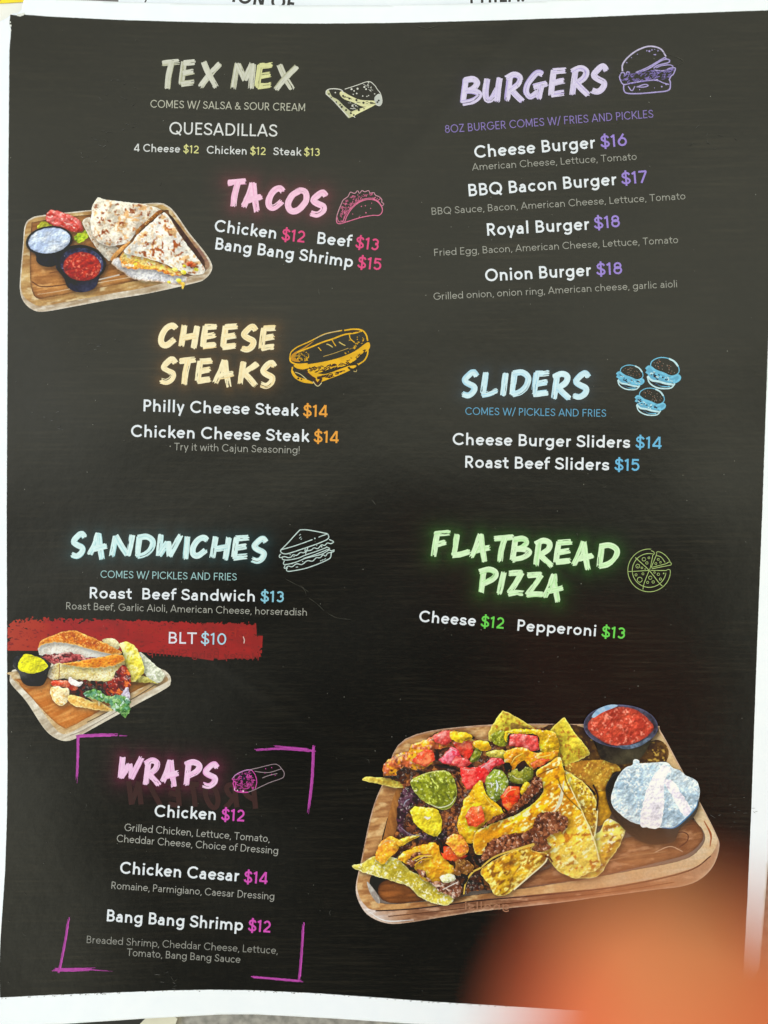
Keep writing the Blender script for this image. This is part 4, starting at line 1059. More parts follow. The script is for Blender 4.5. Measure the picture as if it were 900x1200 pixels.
# beef and cheese
BEEF = lambda: crumb([(120, 66, 42), (84, 44, 28), (146, 88, 58), (60, 30, 20), (104, 52, 34), (160, 104, 72)], 3.0, .75)
P.add('ground_beef', A((180, 395), (195, 335), (275, 292), (400, 210), (460, 202), (545, 222), (620, 255), (700, 205), (880, 200), (905, 300), (880, 380), (900, 560), (950, 640), (880, 760), (700, 860), (560, 880), (470, 905), (330, 840), (180, 720), (235, 620), (250, 500), (258, 430)), crumb([(92, 48, 30), (60, 30, 18), (38, 18, 12), (120, 70, 40), (150, 90, 44), (48, 22, 16)], 3.6, .5))
P.add('melted_cheese', E5((248, 490), (262, 410), (380, 340), (410, 345), (450, 290), (560, 250), (640, 203), (720, 203), (800, 225), (830, 260), (900, 280), (900, 310), (830, 330), (760, 310), (620, 320), (580, 330), (585, 400), (520, 450), (440, 460), (400, 440), (340, 470), (330, 500)), tex((232, 170, 38), (186, 96, 58), 3.2, con=2.2, sp=[((112, 60, 40), .66, 3.0), ((226, 160, 140), .70, 2.6)]))
RED = lambda a=(222, 60, 46), b=(236, 120, 96): tex(a, b, 3.2, con=1.8, edge=[((190, 40, 34), .9)])
PINK = lambda: RED((200, 72, 70), (228, 142, 138))
P.add('tomato', E5((430, 402), (480, 355), (540, 322), (575, 338), (587, 395), (530, 440), (470, 425)), RED((218, 78, 48), (236, 134, 90)), smooth=False)
P.add('tomato', E5((575, 242), (640, 203), (690, 205), (702, 270), (660, 300), (590, 277)), PINK(), smooth=False)
P.add('tomato', E5((700, 280), (770, 265), (832, 290), (840, 350), (800, 402), (750, 350)), RED(), smooth=False)
P.add('melted_cheese', E5((690, 213), (800, 220), (832, 252), (760, 282), (700, 262)), tex((224, 198, 40), (200, 160, 40), 2))
P.add('tomato', E5((615, 400), (690, 308), (740, 322), (768, 390), (700, 432), (640, 420)), RED((200, 46, 70), (234, 130, 150)), smooth=False)
P.add('tomato', E5((690, 430), (720, 370), (800, 388), (835, 420), (780, 452)), RED((208, 66, 70), (232, 124, 118)), smooth=False)
P.add('jalapeno', E5((820, 400), (850, 330), (880, 305), (900, 330), (880, 390), (840, 412)), tex((96, 108, 30), (140, 140, 40), 2))
P.add('melted_cheese', E6((0, 275), (60, 268), (100, 285), (112, 322), (70, 336), (0, 310)), tex((228, 184, 30), (206, 150, 30), 2))
P.add('jalapeno', E6((110, 240), (150, 210), (205, 208), (228, 270), (200, 306), (140, 292)), tex((146, 152, 44), (112, 118, 30), 2.4, sp=[((196, 196, 90), .7, 1.6)]))
P.add('melted_cheese', E6((205, 215), (300, 193), (430, 198), (530, 213), (562, 290), (545, 345), (440, 335), (425, 240), (300, 224), (230, 226), (215, 285)), tex((228, 192, 36), (190, 148, 36), 2.4))
P.add('tomato', E6((232, 302), (240, 230), (310, 223), (420, 240), (432, 330), (380, 342), (320, 312)), PINK(), smooth=False)
P.add('pepper', E6((80, 350), (140, 330), (215, 338), (205, 385), (100, 372)), tex((156, 150, 60), (206, 190, 90), 1.8))
P.add('melted_cheese', E6((200, 372), (230, 328), (330, 313), (390, 348), (500, 340), (560, 330), (540, 390), (460, 415), (420, 440), (385, 462), (335, 402), (290, 430), (250, 472), (210, 450)), tex((234, 186, 34), (212, 140, 28), 3))
P.add('tomato', E6((375, 420), (440, 385), (505, 395), (440, 440), (395, 455)), RED((206, 92, 40), (226, 140, 70)), smooth=False)
P.add('pepper', E6((230, 480), (300, 450), (380, 448), (392, 510), (340, 547), (270, 552), (230, 522)), tex((108, 116, 40), (150, 146, 52), 2, sp=[((216, 216, 150), .72, 1.4)], edge=[((70, 74, 26), .9)]))
P.add('dark_hole', E6((198, 420), (238, 416), (242, 450), (215, 474)), tex((22, 15, 10), (50, 28, 16), 1.5), .7)
P.add('dark_hole', E6((288, 446), (320, 406), (342, 420), (335, 450), (300, 474)), tex((66, 32, 16), (30, 16, 10), 1.5), .7)
P.add('tomato', E6((30, 440), (90, 408), (120, 382), (190, 388), (205, 420), (130, 445), (62, 532), (35, 500)), RED((206, 40, 52), (236, 124, 130)), smooth=False)
P.add('tomato', E5((755, 440), (830, 448), (905, 440), (945, 470), (940, 540), (850, 580), (800, 592), (765, 540)), RED((216, 44, 48), (236, 100, 92)), smooth=False)
P.add('pepper', E6((82, 515), (140, 458), (200, 478), (230, 540), (212, 610), (150, 672), (100, 662), (80, 580)), tex((120, 138, 40), (156, 166, 66), 2.2, sp=[((232, 240, 232), .68, 1.7)], edge=[((86, 100, 30), 1)]))
P.add('tomato', E6((178, 640), (230, 568), (302, 573), (302, 650), (240, 748), (195, 700)), RED((222, 66, 34), (240, 138, 62)), smooth=False)
P.add('ground_beef', E6((320, 645), (370, 560), (410, 500), (440, 520), (438, 590), (380, 640), (330, 680)), BEEF())
P.add('melted_cheese', E6((308, 590), (330, 550), (362, 543), (370, 570), (322, 632)), tex((228, 196, 44), (200, 160, 40), 1.5))
P.add('onion', A((245, 480), (275, 440), (310, 450), (330, 490), (290, 530), (262, 600), (300, 638), (420, 622), (445, 660), (330, 662), (240, 622)), crumb([(40, 20, 32), (70, 38, 54), (30, 14, 22), (92, 60, 78)], 3.4, .8))
j = P.add('jalapeno', E5((428, 545), (500, 492), (600, 468), (670, 472), (716, 530), (734, 620), (702, 700), (640, 727), (560, 692), (480, 640)), tex((146, 152, 40), (100, 108, 26), 3, 2, 60, sp=[((200, 214, 112), .68, 1.8)], edge=[((196, 206, 110), .8)]))
P.lines('jalapeno_glint', [(E5((560, 690), (620, 710), (690, 690), (725, 640)), 1.2, (226, 230, 200), [.4, 1, 1, .4]), (E5((500, 495), (600, 470), (665, 472)), 1.0, (230, 226, 150), [.4, 1, .4])])
P.add('melted_cheese', A((488, 605), (505, 540), (520, 490), (585, 412), (612, 470), (640, 500), (690, 545), (655, 570), (600, 600), (575, 665), (520, 672)), tex((224, 188, 36), (202, 150, 30), 3))
P.add('tomato', A((522, 565), (545, 524), (592, 519), (607, 580), (565, 612), (535, 602)), RED((222, 84, 48), (236, 136, 84)), smooth=False)
P.add('melted_cheese', E7((428, 0), (450, -30), (500, -22), (612, 2), (633, 130), (590, 167), (530, 150), (460, 82), (435, 40)), tex((222, 206, 56), (192, 170, 36), 2.4))
# right-hand chips
P.add('nacho_chip', B((330, 575), (400, 608), (407, 625), (375, 700), (330, 762), (290, 816), (210, 826), (140, 801), (95, 745), (100, 680), (280, 640)), tex((200, 160, 50), (228, 206, 104), 5, 2, -30, con=2, sp=[((160, 108, 34), .58, 3), ((246, 240, 200), .62, 2)], edge=[((244, 236, 186), .9)]))
P.add('nacho_chip', [(660, 903), (669, 906.5), (686.5, 919.5), (697, 934), (700.5, 948), (700, 960), (698.5, 968), (697, 986), (690, 978), (672, 937), (661, 916)], tex((216, 190, 64), (178, 134, 30), 5, con=2, sp=[((146, 100, 30), .62, 3), ((242, 234, 170), .62, 2)], edge=[((246, 238, 190), 1)]))
P.add('nacho_chip', [(556, 978), (575, 966), (606, 954), (630, 937), (637, 922), (628, 905), (645, 893), (656, 887), (661, 902), (668, 920), (685, 955), (697, 985), (704, 1012), (700, 1019), (690, 1023), (676, 1029.5), (667, 1027), (655, 1021), (645, 1010), (640, 1003), (632, 995), (620, 990), (600, 985), (570, 1000), (557, 1000)],
      tex((234, 188, 30), (196, 136, 22), 6, 2, -35, con=2, sp=[((176, 112, 28), .62, 3), ((246, 238, 170), .62, 2.2)], edge=[((244, 230, 150), .8)], grad=[((648, 945), (684, 1005), (216, 194, 92), .95)]))
P.lines('chip_edge', [([(661, 915), (657, 935), (650, 950), (642, 953)], 3.2, (240, 236, 206), [.4, 1, .8, .3]), ([(668, 922), (685, 958), (697, 988), (702, 1008)], 1.2, (246, 238, 190), None), ([(700, 950), (699, 968), (695, 985)], 1.0, (246, 238, 190), None)])
P.add('ground_beef', E8((55, 330), (70, 260), (110, 200), (240, 150), (370, 130), (400, 60), (440, 15), (540, 5), (620, 50), (605, 130), (520, 150), (480, 200), (512, 250), (440, 272), (380, 262), (400, 215), (250, 260), (150, 300)), BEEF())
P.add('ground_beef', A((598, 612), (640, 568), (700, 543), (760, 480), (820, 400), (842, 410), (842, 450), (760, 522), (690, 562)), BEEF())
P.add('nacho_chip', E8((45, 402), (130, 330), (250, 270), (380, 228), (405, 218), (385, 262), (492, 285), (470, 342), (380, 422), (260, 522), (210, 557), (140, 552), (100, 482)), tex((206, 168, 44), (166, 114, 28), 4, 2, -40, con=1.8, sp=[((232, 216, 130), .58, 2.4), ((128, 84, 26), .60, 3)], edge=[((238, 224, 150), .7)]))
P.lines('chip_edge', [([(543.5, 1048), (546, 1034), (554, 1022), (563, 1017), (580, 1004), (606, 995), (626, 989)], 2.0, (226, 192, 92), [.7, 1, 1, 1, 1.2]), (E8((490, 288), (470, 342), (380, 422), (265, 522)), 1.6, (246, 236, 200), None)])
# front left chip and toppings
P.add('nacho_chip', E7((38, 365), (110, 345), (190, 300), (330, 310), (420, 390), (560, 470), (690, 560), (708, 600), (650, 624), (560, 602), (480, 562), (420, 502), (330, 470), (200, 432), (100, 400)), tex((204, 192, 86), (176, 158, 46), 2.4, sp=[((240, 236, 196), .64, 1.7)], edge=[((238, 234, 196), 1)]))
P.add('melted_cheese', E7((198, 300), (220, 220), (290, 168), (345, 190), (352, 252), (300, 300), (250, 352), (205, 330)), tex((218, 142, 50), (236, 182, 52), 3))
P.add('melted_cheese', E7((340, 200), (420, 170), (500, 155), (440, 195), (370, 235), (345, 230)), tex((230, 196, 60), (206, 160, 50), 2))
P.add('melted_cheese', E7((340, 310), (430, 250), (560, 213), (612, 230), (632, 300), (702, 360), (724, 412), (620, 462), (520, 462), (465, 392), (430, 360)), tex((230, 182, 48), (202, 142, 32), 3))
P.add('ground_beef', E7((410, 345), (440, 290), (490, 270), (500, 290), (560, 296), (490, 340), (450, 375)), BEEF())
P.lines('cheese_strand', [(E7((440, 325), (490, 300), (560, 300)), 2.0, (236, 192, 60), None), (E7((455, 360), (500, 325), (560, 315)), 1.4, (226, 176, 56), None)])
P.add('ground_beef', E7((470, 400), (520, 400), (560, 462), (640, 470), (720, 440), (765, 500), (745, 562), (700, 572), (600, 512)), crumb([(130, 76, 54), (96, 52, 36), (176, 130, 106), (70, 34, 24), (206, 176, 160)], 2.8, .8))
P.add('pepper', E7((620, 440), (670, 415), (720, 425), (715, 460), (650, 475)), tex((196, 196, 130), (226, 228, 206), 1.6))
P.add('tomato', E7((628, 282), (650, 230), (720, 240), (765, 300), (808, 290), (792, 312), (700, 335), (650, 315)), RED((222, 72, 34), (236, 120, 60)), smooth=False)
P.add('melted_cheese', E7((658, 212), (700, 158), (762, 163), (812, 240), (800, 282), (740, 302), (690, 242)), tex((228, 176, 62), (196, 112, 50), 1.8))
P.add('ground_beef', E7((718, 342), (800, 318), (842, 372), (820, 412), (730, 424)), crumb([(128, 82, 36), (90, 52, 24), (150, 106, 52)], 3.4, .5))
GL = (250, 244, 226)
P.lines('wet_glint', [(E6((112, 545), (120, 560), (116, 580)), 1.9, (236, 240, 236), [.4, 1, .4]), (E6((148, 530), (158, 570), (150, 605)), 2.6, (226, 236, 240), [.4, 1, .5]), (E6((255, 500), (285, 520), (320, 522)), 1.1, (214, 216, 170), None),
    (E7((520, 40), (545, 52), (560, 40)), 3.0, GL, [.5, 1, .4]), (E7((465, 330), (520, 300), (570, 296)), .9, (250, 220, 130), None), (E6((560, 560), (585, 610), (570, 690), (540, 730)), 2.4, (240, 236, 206), [.3, 1, .8, .3]),
    (E6((250, 420), (275, 380), (330, 350)), 1.3, (250, 226, 120), [.3, 1, .3]), (E6((420, 380), (470, 372), (510, 360)), 1.2, (248, 220, 110), None), (E5((770, 455), (810, 462), (850, 462)), 1.0, (246, 170, 160), None), (E5((660, 360), (700, 330), (730, 340)), 1.4, (250, 200, 214), [.4, 1, .4]),
    (E6((50, 450), (90, 425), (130, 400)), 1.3, (250, 190, 196), None), (E6((200, 640), (235, 600), (280, 590)), 1.3, (248, 180, 120), None), (E5((300, 400), (340, 380), (390, 360)), 1.4, (226, 170, 130), None), (E7((230, 230), (270, 200), (320, 200)), 1.6, (240, 190, 120), [.3, 1, .3]),
    (E7((640, 520), (680, 500), (740, 470)), 1.0, (236, 226, 220), None), (E7((570, 480), (600, 500), (640, 492)), 1.0, (220, 196, 184), None), (A((600, 470), (630, 510), (670, 540)), 1.2, (246, 216, 96), None),
    (A((250, 610), (290, 640), (340, 645)), 1.0, (150, 130, 150), None), (A((262, 520), (272, 500), (290, 490)), 1.4, (170, 170, 196), [.3, 1, .3])])
P.lines('dark_gap', [(E5((590, 430), (640, 440), (700, 450), (745, 470)), 2.6, (34, 20, 14), [.4, 1, 1, .4]), (E5((600, 330), (605, 370), (600, 400)), 2.4, (50, 30, 20), None), (E5((735, 480), (745, 540), (770, 590)), 2.2, (70, 38, 26), [.4, 1, .6]), (E6((215, 420), (245, 440), (240, 480)), 2.4, (24, 16, 10), None),
    (E6((180, 690), (200, 740), (240, 760)), 1.8, (70, 34, 20), None), (E7((600, 190), (630, 220), (640, 280)), 2.6, (30, 16, 12), None), (E7((330, 280), (360, 262), (420, 236)), 1.8, (70, 40, 22), [.3, 1, .4]), (E7((760, 420), (800, 440), (780, 480)), 3.4, (40, 22, 14), None), (E7((700, 330), (720, 350), (716, 380)), 1.6, (60, 30, 18), None),
    (E8((0, 300), (20, 340), (50, 370)), 2.4, (36, 20, 12), None), (E8((470, 300), (500, 310), (520, 340)), 2.0, (90, 54, 24), None), (E6((600, 480), (610, 540), (640, 600)), 1.3, (160, 116, 34), None), (E6((560, 440), (480, 470), (420, 500)), 1.6, (150, 96, 30), [.4, 1, .4]), (B((270, 430), (290, 480), (285, 540)), 2.2, (60, 40, 22), None), (B((120, 400), (150, 470), (220, 540)), 1.2, (150, 112, 34), None)])
# dips
cup(P, N((75, 205), (130, 280), (150, 350), (190, 388), (270, 407), (350, 392), (400, 350), (442, 270), (475, 200), (270, 180)), tex((34, 30, 28), (58, 52, 44), 4, grad=[((712, 880), (725, 893), (84, 80, 60), .5)]),
    N(*ell(272, 194, 206, 119, 2)), tex((36, 33, 42), (66, 66, 84), 3, edge=[((96, 100, 136), 1.2)]), None, None,
    N((88, 205), (120, 140), (200, 97), (270, 86), (360, 105), (430, 160), (455, 205), (420, 250), (330, 295), (240, 302), (150, 267)), tex((182, 74, 54), (152, 52, 40), 4, con=1.6, sp=[((212, 126, 108), .62, 2.6)], edge=[((120, 50, 46), 1.2)]))
P.add('cup_glint', N((112, 137), (150, 97), (215, 75), (255, 82), (170, 118), (125, 147)), tex((140, 180, 222), (176, 206, 236), 2))
P.add('cup_glint', N((250, 303), (340, 296), (425, 258), (440, 262), (380, 305), (300, 322)), tex((120, 140, 168), (80, 92, 112), 2))
cup(P, N((188, 560), (215, 482), (275, 445), (600, 500), (705, 560), (690, 680), (605, 760), (570, 832), (500, 850), (420, 847), (330, 802), (230, 692)), tex((24, 21, 20), (34, 31, 30), 4, grad=[((770, 985), (795, 975), (82, 76, 70), .7)]),
    N((188, 560), (215, 480), (275, 443), (300, 470), (240, 560), (240, 640), (340, 735), (330, 745), (235, 680)), tex((16, 15, 15), (30, 30, 34), 3, edge=[((70, 72, 82), .6)]), None, None,
    N((220, 620), (245, 500), (290, 430), (335, 410), (345, 380), (375, 384), (385, 400), (520, 394), (560, 425), (600, 438), (640, 470), (695, 500), (710, 560), (692, 640), (640, 700), (570, 757), (490, 757), (380, 742), (300, 707)), tex((190, 204, 216), (152, 174, 194), 4.5, con=1.3, sp=[((216, 224, 232), .64, 2.2)], edge=[((212, 220, 226), .9)]))
P.add('cream_fold', N((440, 490), (480, 440), (510, 410), (548, 430), (520, 480), (512, 560), (512, 640), (490, 752), (430, 757), (380, 737), (400, 600)), tex((222, 220, 230), (240, 240, 242), 3, grad=[((770, 900), (768, 930), (206, 200, 216), .6)]))
P.add('cream_fold', N((510, 500), (560, 498), (612, 570), (662, 650), (640, 692), (600, 662), (568, 600)), tex((206, 200, 216), (224, 220, 230), 2.4))
P.lines('cream_edge', [(N((700, 600), (690, 645), (640, 702), (570, 757), (500, 758)), 1.6, (72, 128, 178), [.3, 1, 1, .5])])
P.done()
T = Ink(P.z + P.k * 3.2e-6 + 1e-5)
text_ink(T, 'gnollsi', (544, 1066), (598, 1066), 9, .1, (178, 130, 104), mirror=True)
T.build('show_through', P.root)

# ------------------------------------------------------------------ sketched icons
def icon(name, label, tr, lines, col, fills=(), dots=()):
    T = Ink(6e-5)
    for pts, c in fills:
        p = catmull(tr(*pts), 4, True)
        T._add(p, [tuple(range(len(p)))[::-1]], c)
    for L in lines:
        pts, w = L[0], L[1]; c = L[2] if len(L) > 2 else col
        p = tr(*pts); T.ribbon(catmull(p, 5) if len(p) > 2 else np.array(p, float), w, c, taper=[.7, 1, .7] if len(L) > 3 else None, step=1.6)
    for (x, y, r, *c) in dots:
        T.dot(tr((x, y))[0], r, c[0] if c else col, n=7)
    return T.build(name, menu, label, .3)


def scribble(tr, region, n, col, seed, ln=30, w=.8, ang=0, spread=60, dens=None):
    """short random pen strokes kept inside a region (crop units)"""
    rnd = random.Random(seed); poly = np.array(region, float); lo, hi = poly.min(0), poly.max(0); out = []
    while len(out) < n:
        x, y = rnd.uniform(lo[0], hi[0]), rnd.uniform(lo[1], hi[1])
        if not inside(np.array([[x, y]]), poly)[0]: continue
        a = math.radians(ang + rnd.uniform(-spread, spread)); l = ln * rnd.uniform(.4, 1.2)
        k = rnd.uniform(-.3, .3) * l
        out.append(([(x - l / 2 * math.cos(a), y - l / 2 * math.sin(a)), (x - k * math.sin(a), y + k * math.cos(a)), (x + l / 2 * math.cos(a), y + l / 2 * math.sin(a))], w * rnd.uniform(.7, 1.3), tuple(np.array(col) * rnd.uniform(.7, 1.0))))
    return out


tr = crop(370, 80, 10); YC = (226, 224, 176); WC = (214, 214, 208); DK = (40, 40, 34)
L = [([(120, 300), (130, 258), (190, 240), (290, 250), (330, 290)], 1.1, WC), ([(340, 245), (480, 200), (620, 155), (690, 200), (720, 245), (760, 300), (778, 390), (750, 440), (700, 420)], .9, WC),
     ([(120, 300), (200, 370), (300, 480), (390, 575)], 1.2, WC), ([(460, 580), (440, 540)], .9, WC)]
F = [([(115, 280), (150, 255), (190, 330), (260, 370), (330, 440), (440, 540), (400, 580), (370, 570), (290, 470), (190, 370)], (196, 196, 160)), ([(280, 300), (310, 270), (400, 320), (520, 370), (680, 380), (770, 390), (740, 430), (690, 430), (560, 450), (440, 400), (330, 360)], YC),
     ([(400, 520), (560, 460), (690, 430), (600, 480), (480, 540), (440, 570)], YC), ([(690, 340), (750, 300), (778, 390), (750, 440), (700, 420)], (196, 200, 196))]
rnd = random.Random(3)
dd = [(rnd.uniform(150, 420), 0, 0) for _ in range(0)]
for (x, y) in [(160, 300), (180, 340), (250, 390), (290, 420), (350, 490), (310, 450), (320, 320), (400, 350), (480, 380), (560, 400), (640, 400), (500, 490), (560, 480), (450, 540), (720, 400), (740, 380), (410, 520)]:
    dd.append((x + rnd.uniform(-8, 8), y + rnd.uniform(-8, 8), rnd.uniform(.7, 1.5), DK))
for (x, y, r) in [(420, 245, 1.2), (490, 240, 1.3), (450, 265, .9), (440, 305, .8), (480, 295, 1.0), (570, 220, 1.2), (590, 245, 1), (620, 170, .8), (640, 260, 1), (550, 325, .8), (600, 330, .8), (620, 320, .7), (230, 285, .9), (430, 440, 1.2), (470, 440, 1), (450, 470, .9), (690, 300, .8)]:
    dd.append((x, y, r, WC))
L += scribble(tr, [(560, 200), (650, 165), (720, 250), (640, 270)], 8, WC, 5, 40, .6, 20) + scribble(tr, [(300, 300), (480, 380), (680, 400), (660, 420), (480, 410), (320, 340)], 10, DK, 6, 60, .6, 15, 25) + scribble(tr, [(340, 400), (430, 400), (560, 440), (430, 510)], 9, WC, 8, 40, .7, 30)
icon('quesadilla_sketch', 'small cream and white sketch of a quesadilla', tr, L, WC, F, dd)

tr = crop(715, 45, 10); V = (176, 164, 220); V2 = (150, 134, 208)
L = [([(145, 385), (145, 310), (200, 230), (300, 150), (400, 105), (480, 92), (560, 108), (610, 140), (655, 212)], 1.7, (196, 188, 222)), ([(160, 540), (160, 600), (190, 640), (300, 648), (430, 640), (560, 628), (650, 618), (700, 590), (705, 510), (690, 480)], 1.5, V),
     ([(110, 450), (130, 405), (160, 400), (180, 430), (200, 390), (230, 400)], 1.3, V), ([(110, 450), (120, 490), (160, 540), (260, 520), (400, 500), (560, 480)], 1.3, V), ([(300, 400), (440, 340), (560, 270), (640, 225), (660, 245)], 1.4, V), ([(320, 405), (460, 350), (600, 260), (680, 245), (690, 280), (560, 315), (510, 350)], 1.4, V),
     ([(540, 345), (600, 320), (700, 310), (740, 330)], 1.2, V), ([(510, 370), (620, 380), (700, 350), (760, 345), (765, 360), (740, 420), (715, 440), (690, 490)], 1.3, V), ([(210, 560), (255, 615), (290, 560)], 1.2, V), ([(390, 500), (470, 490), (560, 495), (620, 520), (690, 540)], 1.2, V), ([(310, 570), (400, 540), (450, 550), (400, 570), (330, 570)], 1.2, V)]
L += scribble(tr, [(115, 440), (200, 400), (330, 400), (480, 350), (560, 380), (740, 350), (690, 480), (560, 480), (420, 510), (260, 530), (160, 520)], 110, V2, 12, 45, .9, -15, 50)
D_ = [(430, 145, .7), (460, 150, 1.2), (490, 135, .8), (520, 130, .7), (560, 145, 1.1), (530, 190, .9), (515, 190, .6), (195, 285, .7), (605, 565, 1.0), (655, 540, .9), (345, 600, .7), (520, 580, .5), (320, 185, .5), (250, 225, .5)]
icon('burger_sketch', 'small violet line sketch of a tall burger', tr, L, V, (), D_)

tr = crop(390, 210, 12.857); PK = (224, 120, 160); PL = (206, 150, 170)
L = [([(55, 620), (60, 560), (100, 440), (130, 370), (160, 310), (230, 260), (265, 195), (330, 215), (375, 170), (400, 215), (440, 170), (480, 190), (540, 170), (560, 210), (620, 200), (640, 240), (700, 265), (740, 310), (735, 345), (770, 370), (745, 405)], .9, PL),
     ([(55, 620), (70, 665), (130, 668), (180, 640), (210, 560), (280, 450), (380, 360), (480, 315), (580, 305), (660, 330), (720, 390), (748, 450), (735, 510), (690, 545), (600, 545), (430, 575), (280, 620), (130, 668)], 1.0, PK),
     ([(150, 650), (180, 570), (250, 460), (350, 365), (470, 300), (580, 290), (680, 330), (735, 400)], .9, PK), ([(60, 560), (90, 640), (150, 640)], .8, PK)]
L += scribble(tr, [(80, 640), (80, 540), (140, 400), (200, 320), (290, 250), (420, 220), (600, 220), (720, 320), (580, 290), (470, 300), (350, 365), (250, 460), (170, 610)], 90, PK, 21, 45, .9, -40, 70)
D_ = [(430, 410, .7), (490, 400, .7), (570, 440, .6), (500, 505, .8), (585, 360, .5), (300, 525, .6), (400, 570, .6), (450, 565, .6)]
icon('taco_sketch', 'small pink line sketch of a taco', tr, L, PK, (), D_)

tr = crop(330, 375, 8.18); AM = (232, 180, 50); AD = (196, 140, 30)
L = [([(80, 360), (90, 310), (150, 260), (250, 215), (310, 185), (400, 140), (480, 118), (580, 100)], 1.3, AM), ([(320, 180), (440, 128), (560, 100)], .7, (190, 180, 150)), ([(600, 100), (690, 88), (770, 98), (810, 140), (825, 200)], 1.7, AM),
     ([(150, 310), (280, 260), (400, 210), (480, 185), (600, 140), (700, 125), (770, 105)], 1.7, AM), ([(80, 360), (90, 400), (150, 425), (250, 420)], 1.9, AM), ([(480, 185), (500, 220), (520, 250)], 1.1, AM), ([(650, 140), (660, 180), (700, 215)], 1.1, AM),
     ([(430, 230), (460, 240), (490, 262)], 1.2, (214, 190, 110)), ([(550, 210), (580, 230), (610, 245)], 1.2, (214, 190, 110)), ([(350, 260), (380, 295)], 1.0, AM), ([(400, 350), (500, 320), (640, 270)], .7, (190, 160, 90)), ([(105, 450), (100, 500), (130, 550), (200, 590), (300, 605)], 1.6, AM), ([(300, 590), (345, 635), (385, 600)], 1.0, (214, 200, 150)), ([(720, 470), (715, 495), (690, 490)], .9, (200, 180, 120)),
     ([(730, 430), (790, 390), (820, 340), (828, 290)], 1.6, AM), ([(130, 500), (180, 520), (240, 570)], .9, (214, 200, 150))]
F = [([(120, 430), (240, 425), (400, 400), (560, 360), (700, 300), (820, 215), (848, 240), (830, 290), (760, 330), (700, 390), (600, 440), (460, 470), (380, 500), (300, 510), (240, 480), (150, 465)], AM), ([(270, 480), (400, 520), (560, 470), (700, 420), (740, 430), (620, 500), (470, 560), (360, 600), (300, 600), (330, 560), (260, 520)], AM),
     ([(105, 480), (150, 540), (240, 570), (310, 605), (220, 598), (130, 560), (100, 510)], AM), ([(100, 330), (200, 270), (310, 200), (240, 260), (150, 320), (130, 360), (180, 400), (100, 390)], AD)]
L += scribble(tr, [(250, 460), (400, 440), (600, 400), (800, 280), (800, 310), (700, 400), (560, 460), (400, 500), (280, 490)], 60, (74, 52, 22), 31, 34, 1.0, -20, 40) + scribble(tr, [(330, 540), (500, 500), (680, 440), (600, 490), (440, 560)], 16, (74, 52, 22), 33, 60, .9, -18, 12) + scribble(tr, [(110, 360), (180, 300), (260, 300), (250, 400), (150, 400)], 26, AM, 35, 26, .8, 30, 60) + scribble(tr, [(580, 340), (700, 240), (790, 150), (800, 200), (720, 280)], 18, AM, 36, 24, .8, 30, 60) + scribble(tr, [(610, 110), (700, 95), (780, 110), (640, 130)], 10, (90, 60, 24), 37, 26, .8, -10, 30)
L += [([(640, 450), (660, 470), (715, 470), (720, 425), (650, 430)], 2.4, (60, 56, 44)), ([(130, 490), (220, 480), (250, 470)], 2.0, (70, 60, 40)), ([(230, 500), (300, 560), (345, 610), (380, 560), (340, 555)], 3.0, (70, 52, 36))]
D_ = [(rnd.uniform(640, 790), rnd.uniform(150, 200), .6) for _ in range(8)] + [(rnd.uniform(150, 260), rnd.uniform(330, 390), .6) for _ in range(10)] + [(160, 560, 1.2, (70, 52, 22)), (190, 568, 1, (70, 52, 22))]
icon('cheesesteak_sketch', 'small golden yellow sketch of a filled long roll', tr, L, AM, F, D_)

BLc, BW = (120, 196, 232), (196, 230, 242)
tr = crop(715, 412, 10)
for cx, cy, s in ((235, 305, 1.0), (620, 255, 1.26), (470, 590, 1.1)):
    t2 = lambda *p, cx=cx, cy=cy, s=s: tr(*[(cx + (x - 235) * s, cy + (y - 305) * s) for x, y in p])
    L = [([(118, 235), (130, 195), (180, 165), (240, 158), (310, 175), (360, 210), (385, 270), (370, 310), (310, 330), (240, 300), (170, 275), (118, 235)], .9 * s, BLc), ([(290, 168), (340, 195), (375, 240)], 1.6 * s, BW),
         ([(75, 265), (100, 240), (125, 250), (170, 290), (240, 310), (300, 345), (370, 320), (395, 345), (375, 375), (330, 395)], 1.8 * s, BLc), ([(75, 290), (110, 310), (170, 310), (230, 345), (290, 375), (350, 370)], 1.7 * s, BLc), ([(90, 330), (130, 370), (190, 380), (260, 400), (330, 410)], 1.9 * s, BW), ([(90, 340), (110, 395), (170, 435), (240, 447), (310, 440), (345, 400)], 1.3 * s, BW), ([(160, 400), (230, 425), (300, 428)], 1.1 * s, BLc), ([(140, 390), (200, 415), (280, 420)], .9 * s, (40, 48, 70))]
    F = [([(80, 262), (125, 248), (180, 290), (260, 325), (310, 345), (385, 320), (392, 350), (340, 390), (260, 395), (150, 370), (100, 330)], (104, 172, 208))]
    L += [(a, b, (36, 50, 66)) for a, b, c in scribble(t2, [(95, 265), (180, 300), (300, 350), (370, 340), (330, 385), (200, 370), (110, 320)], 11, BLc, int(cx), 28, 1.1 * s, 20, 30)]
    L += [(a, b, BW) for a, b, c in scribble(t2, [(95, 265), (180, 300), (300, 350), (370, 340), (330, 385), (200, 370), (110, 320)], 9, BW, int(cx) + 1, 24, .9 * s, 20, 30)]
    r2 = random.Random(int(cx))
    D_ = []
    while len(D_) < 26:
        x, y = r2.uniform(140, 370), r2.uniform(175, 310)
        if ((x - 255) / 110) ** 2 + ((y - 245 - (x - 255) * .35) / 55) ** 2 < .9: D_.append((x, y, .42 * s, (150, 140, 130) if r2.random() < .6 else (170, 120, 100)))
    o = icon('slider_sketch', {235: 'left and smallest of three pale blue slider sketches', 620: 'largest and topmost of three pale blue slider sketches', 470: 'lowest of three pale blue slider sketches'}[cx], t2, L, BLc, F, D_)

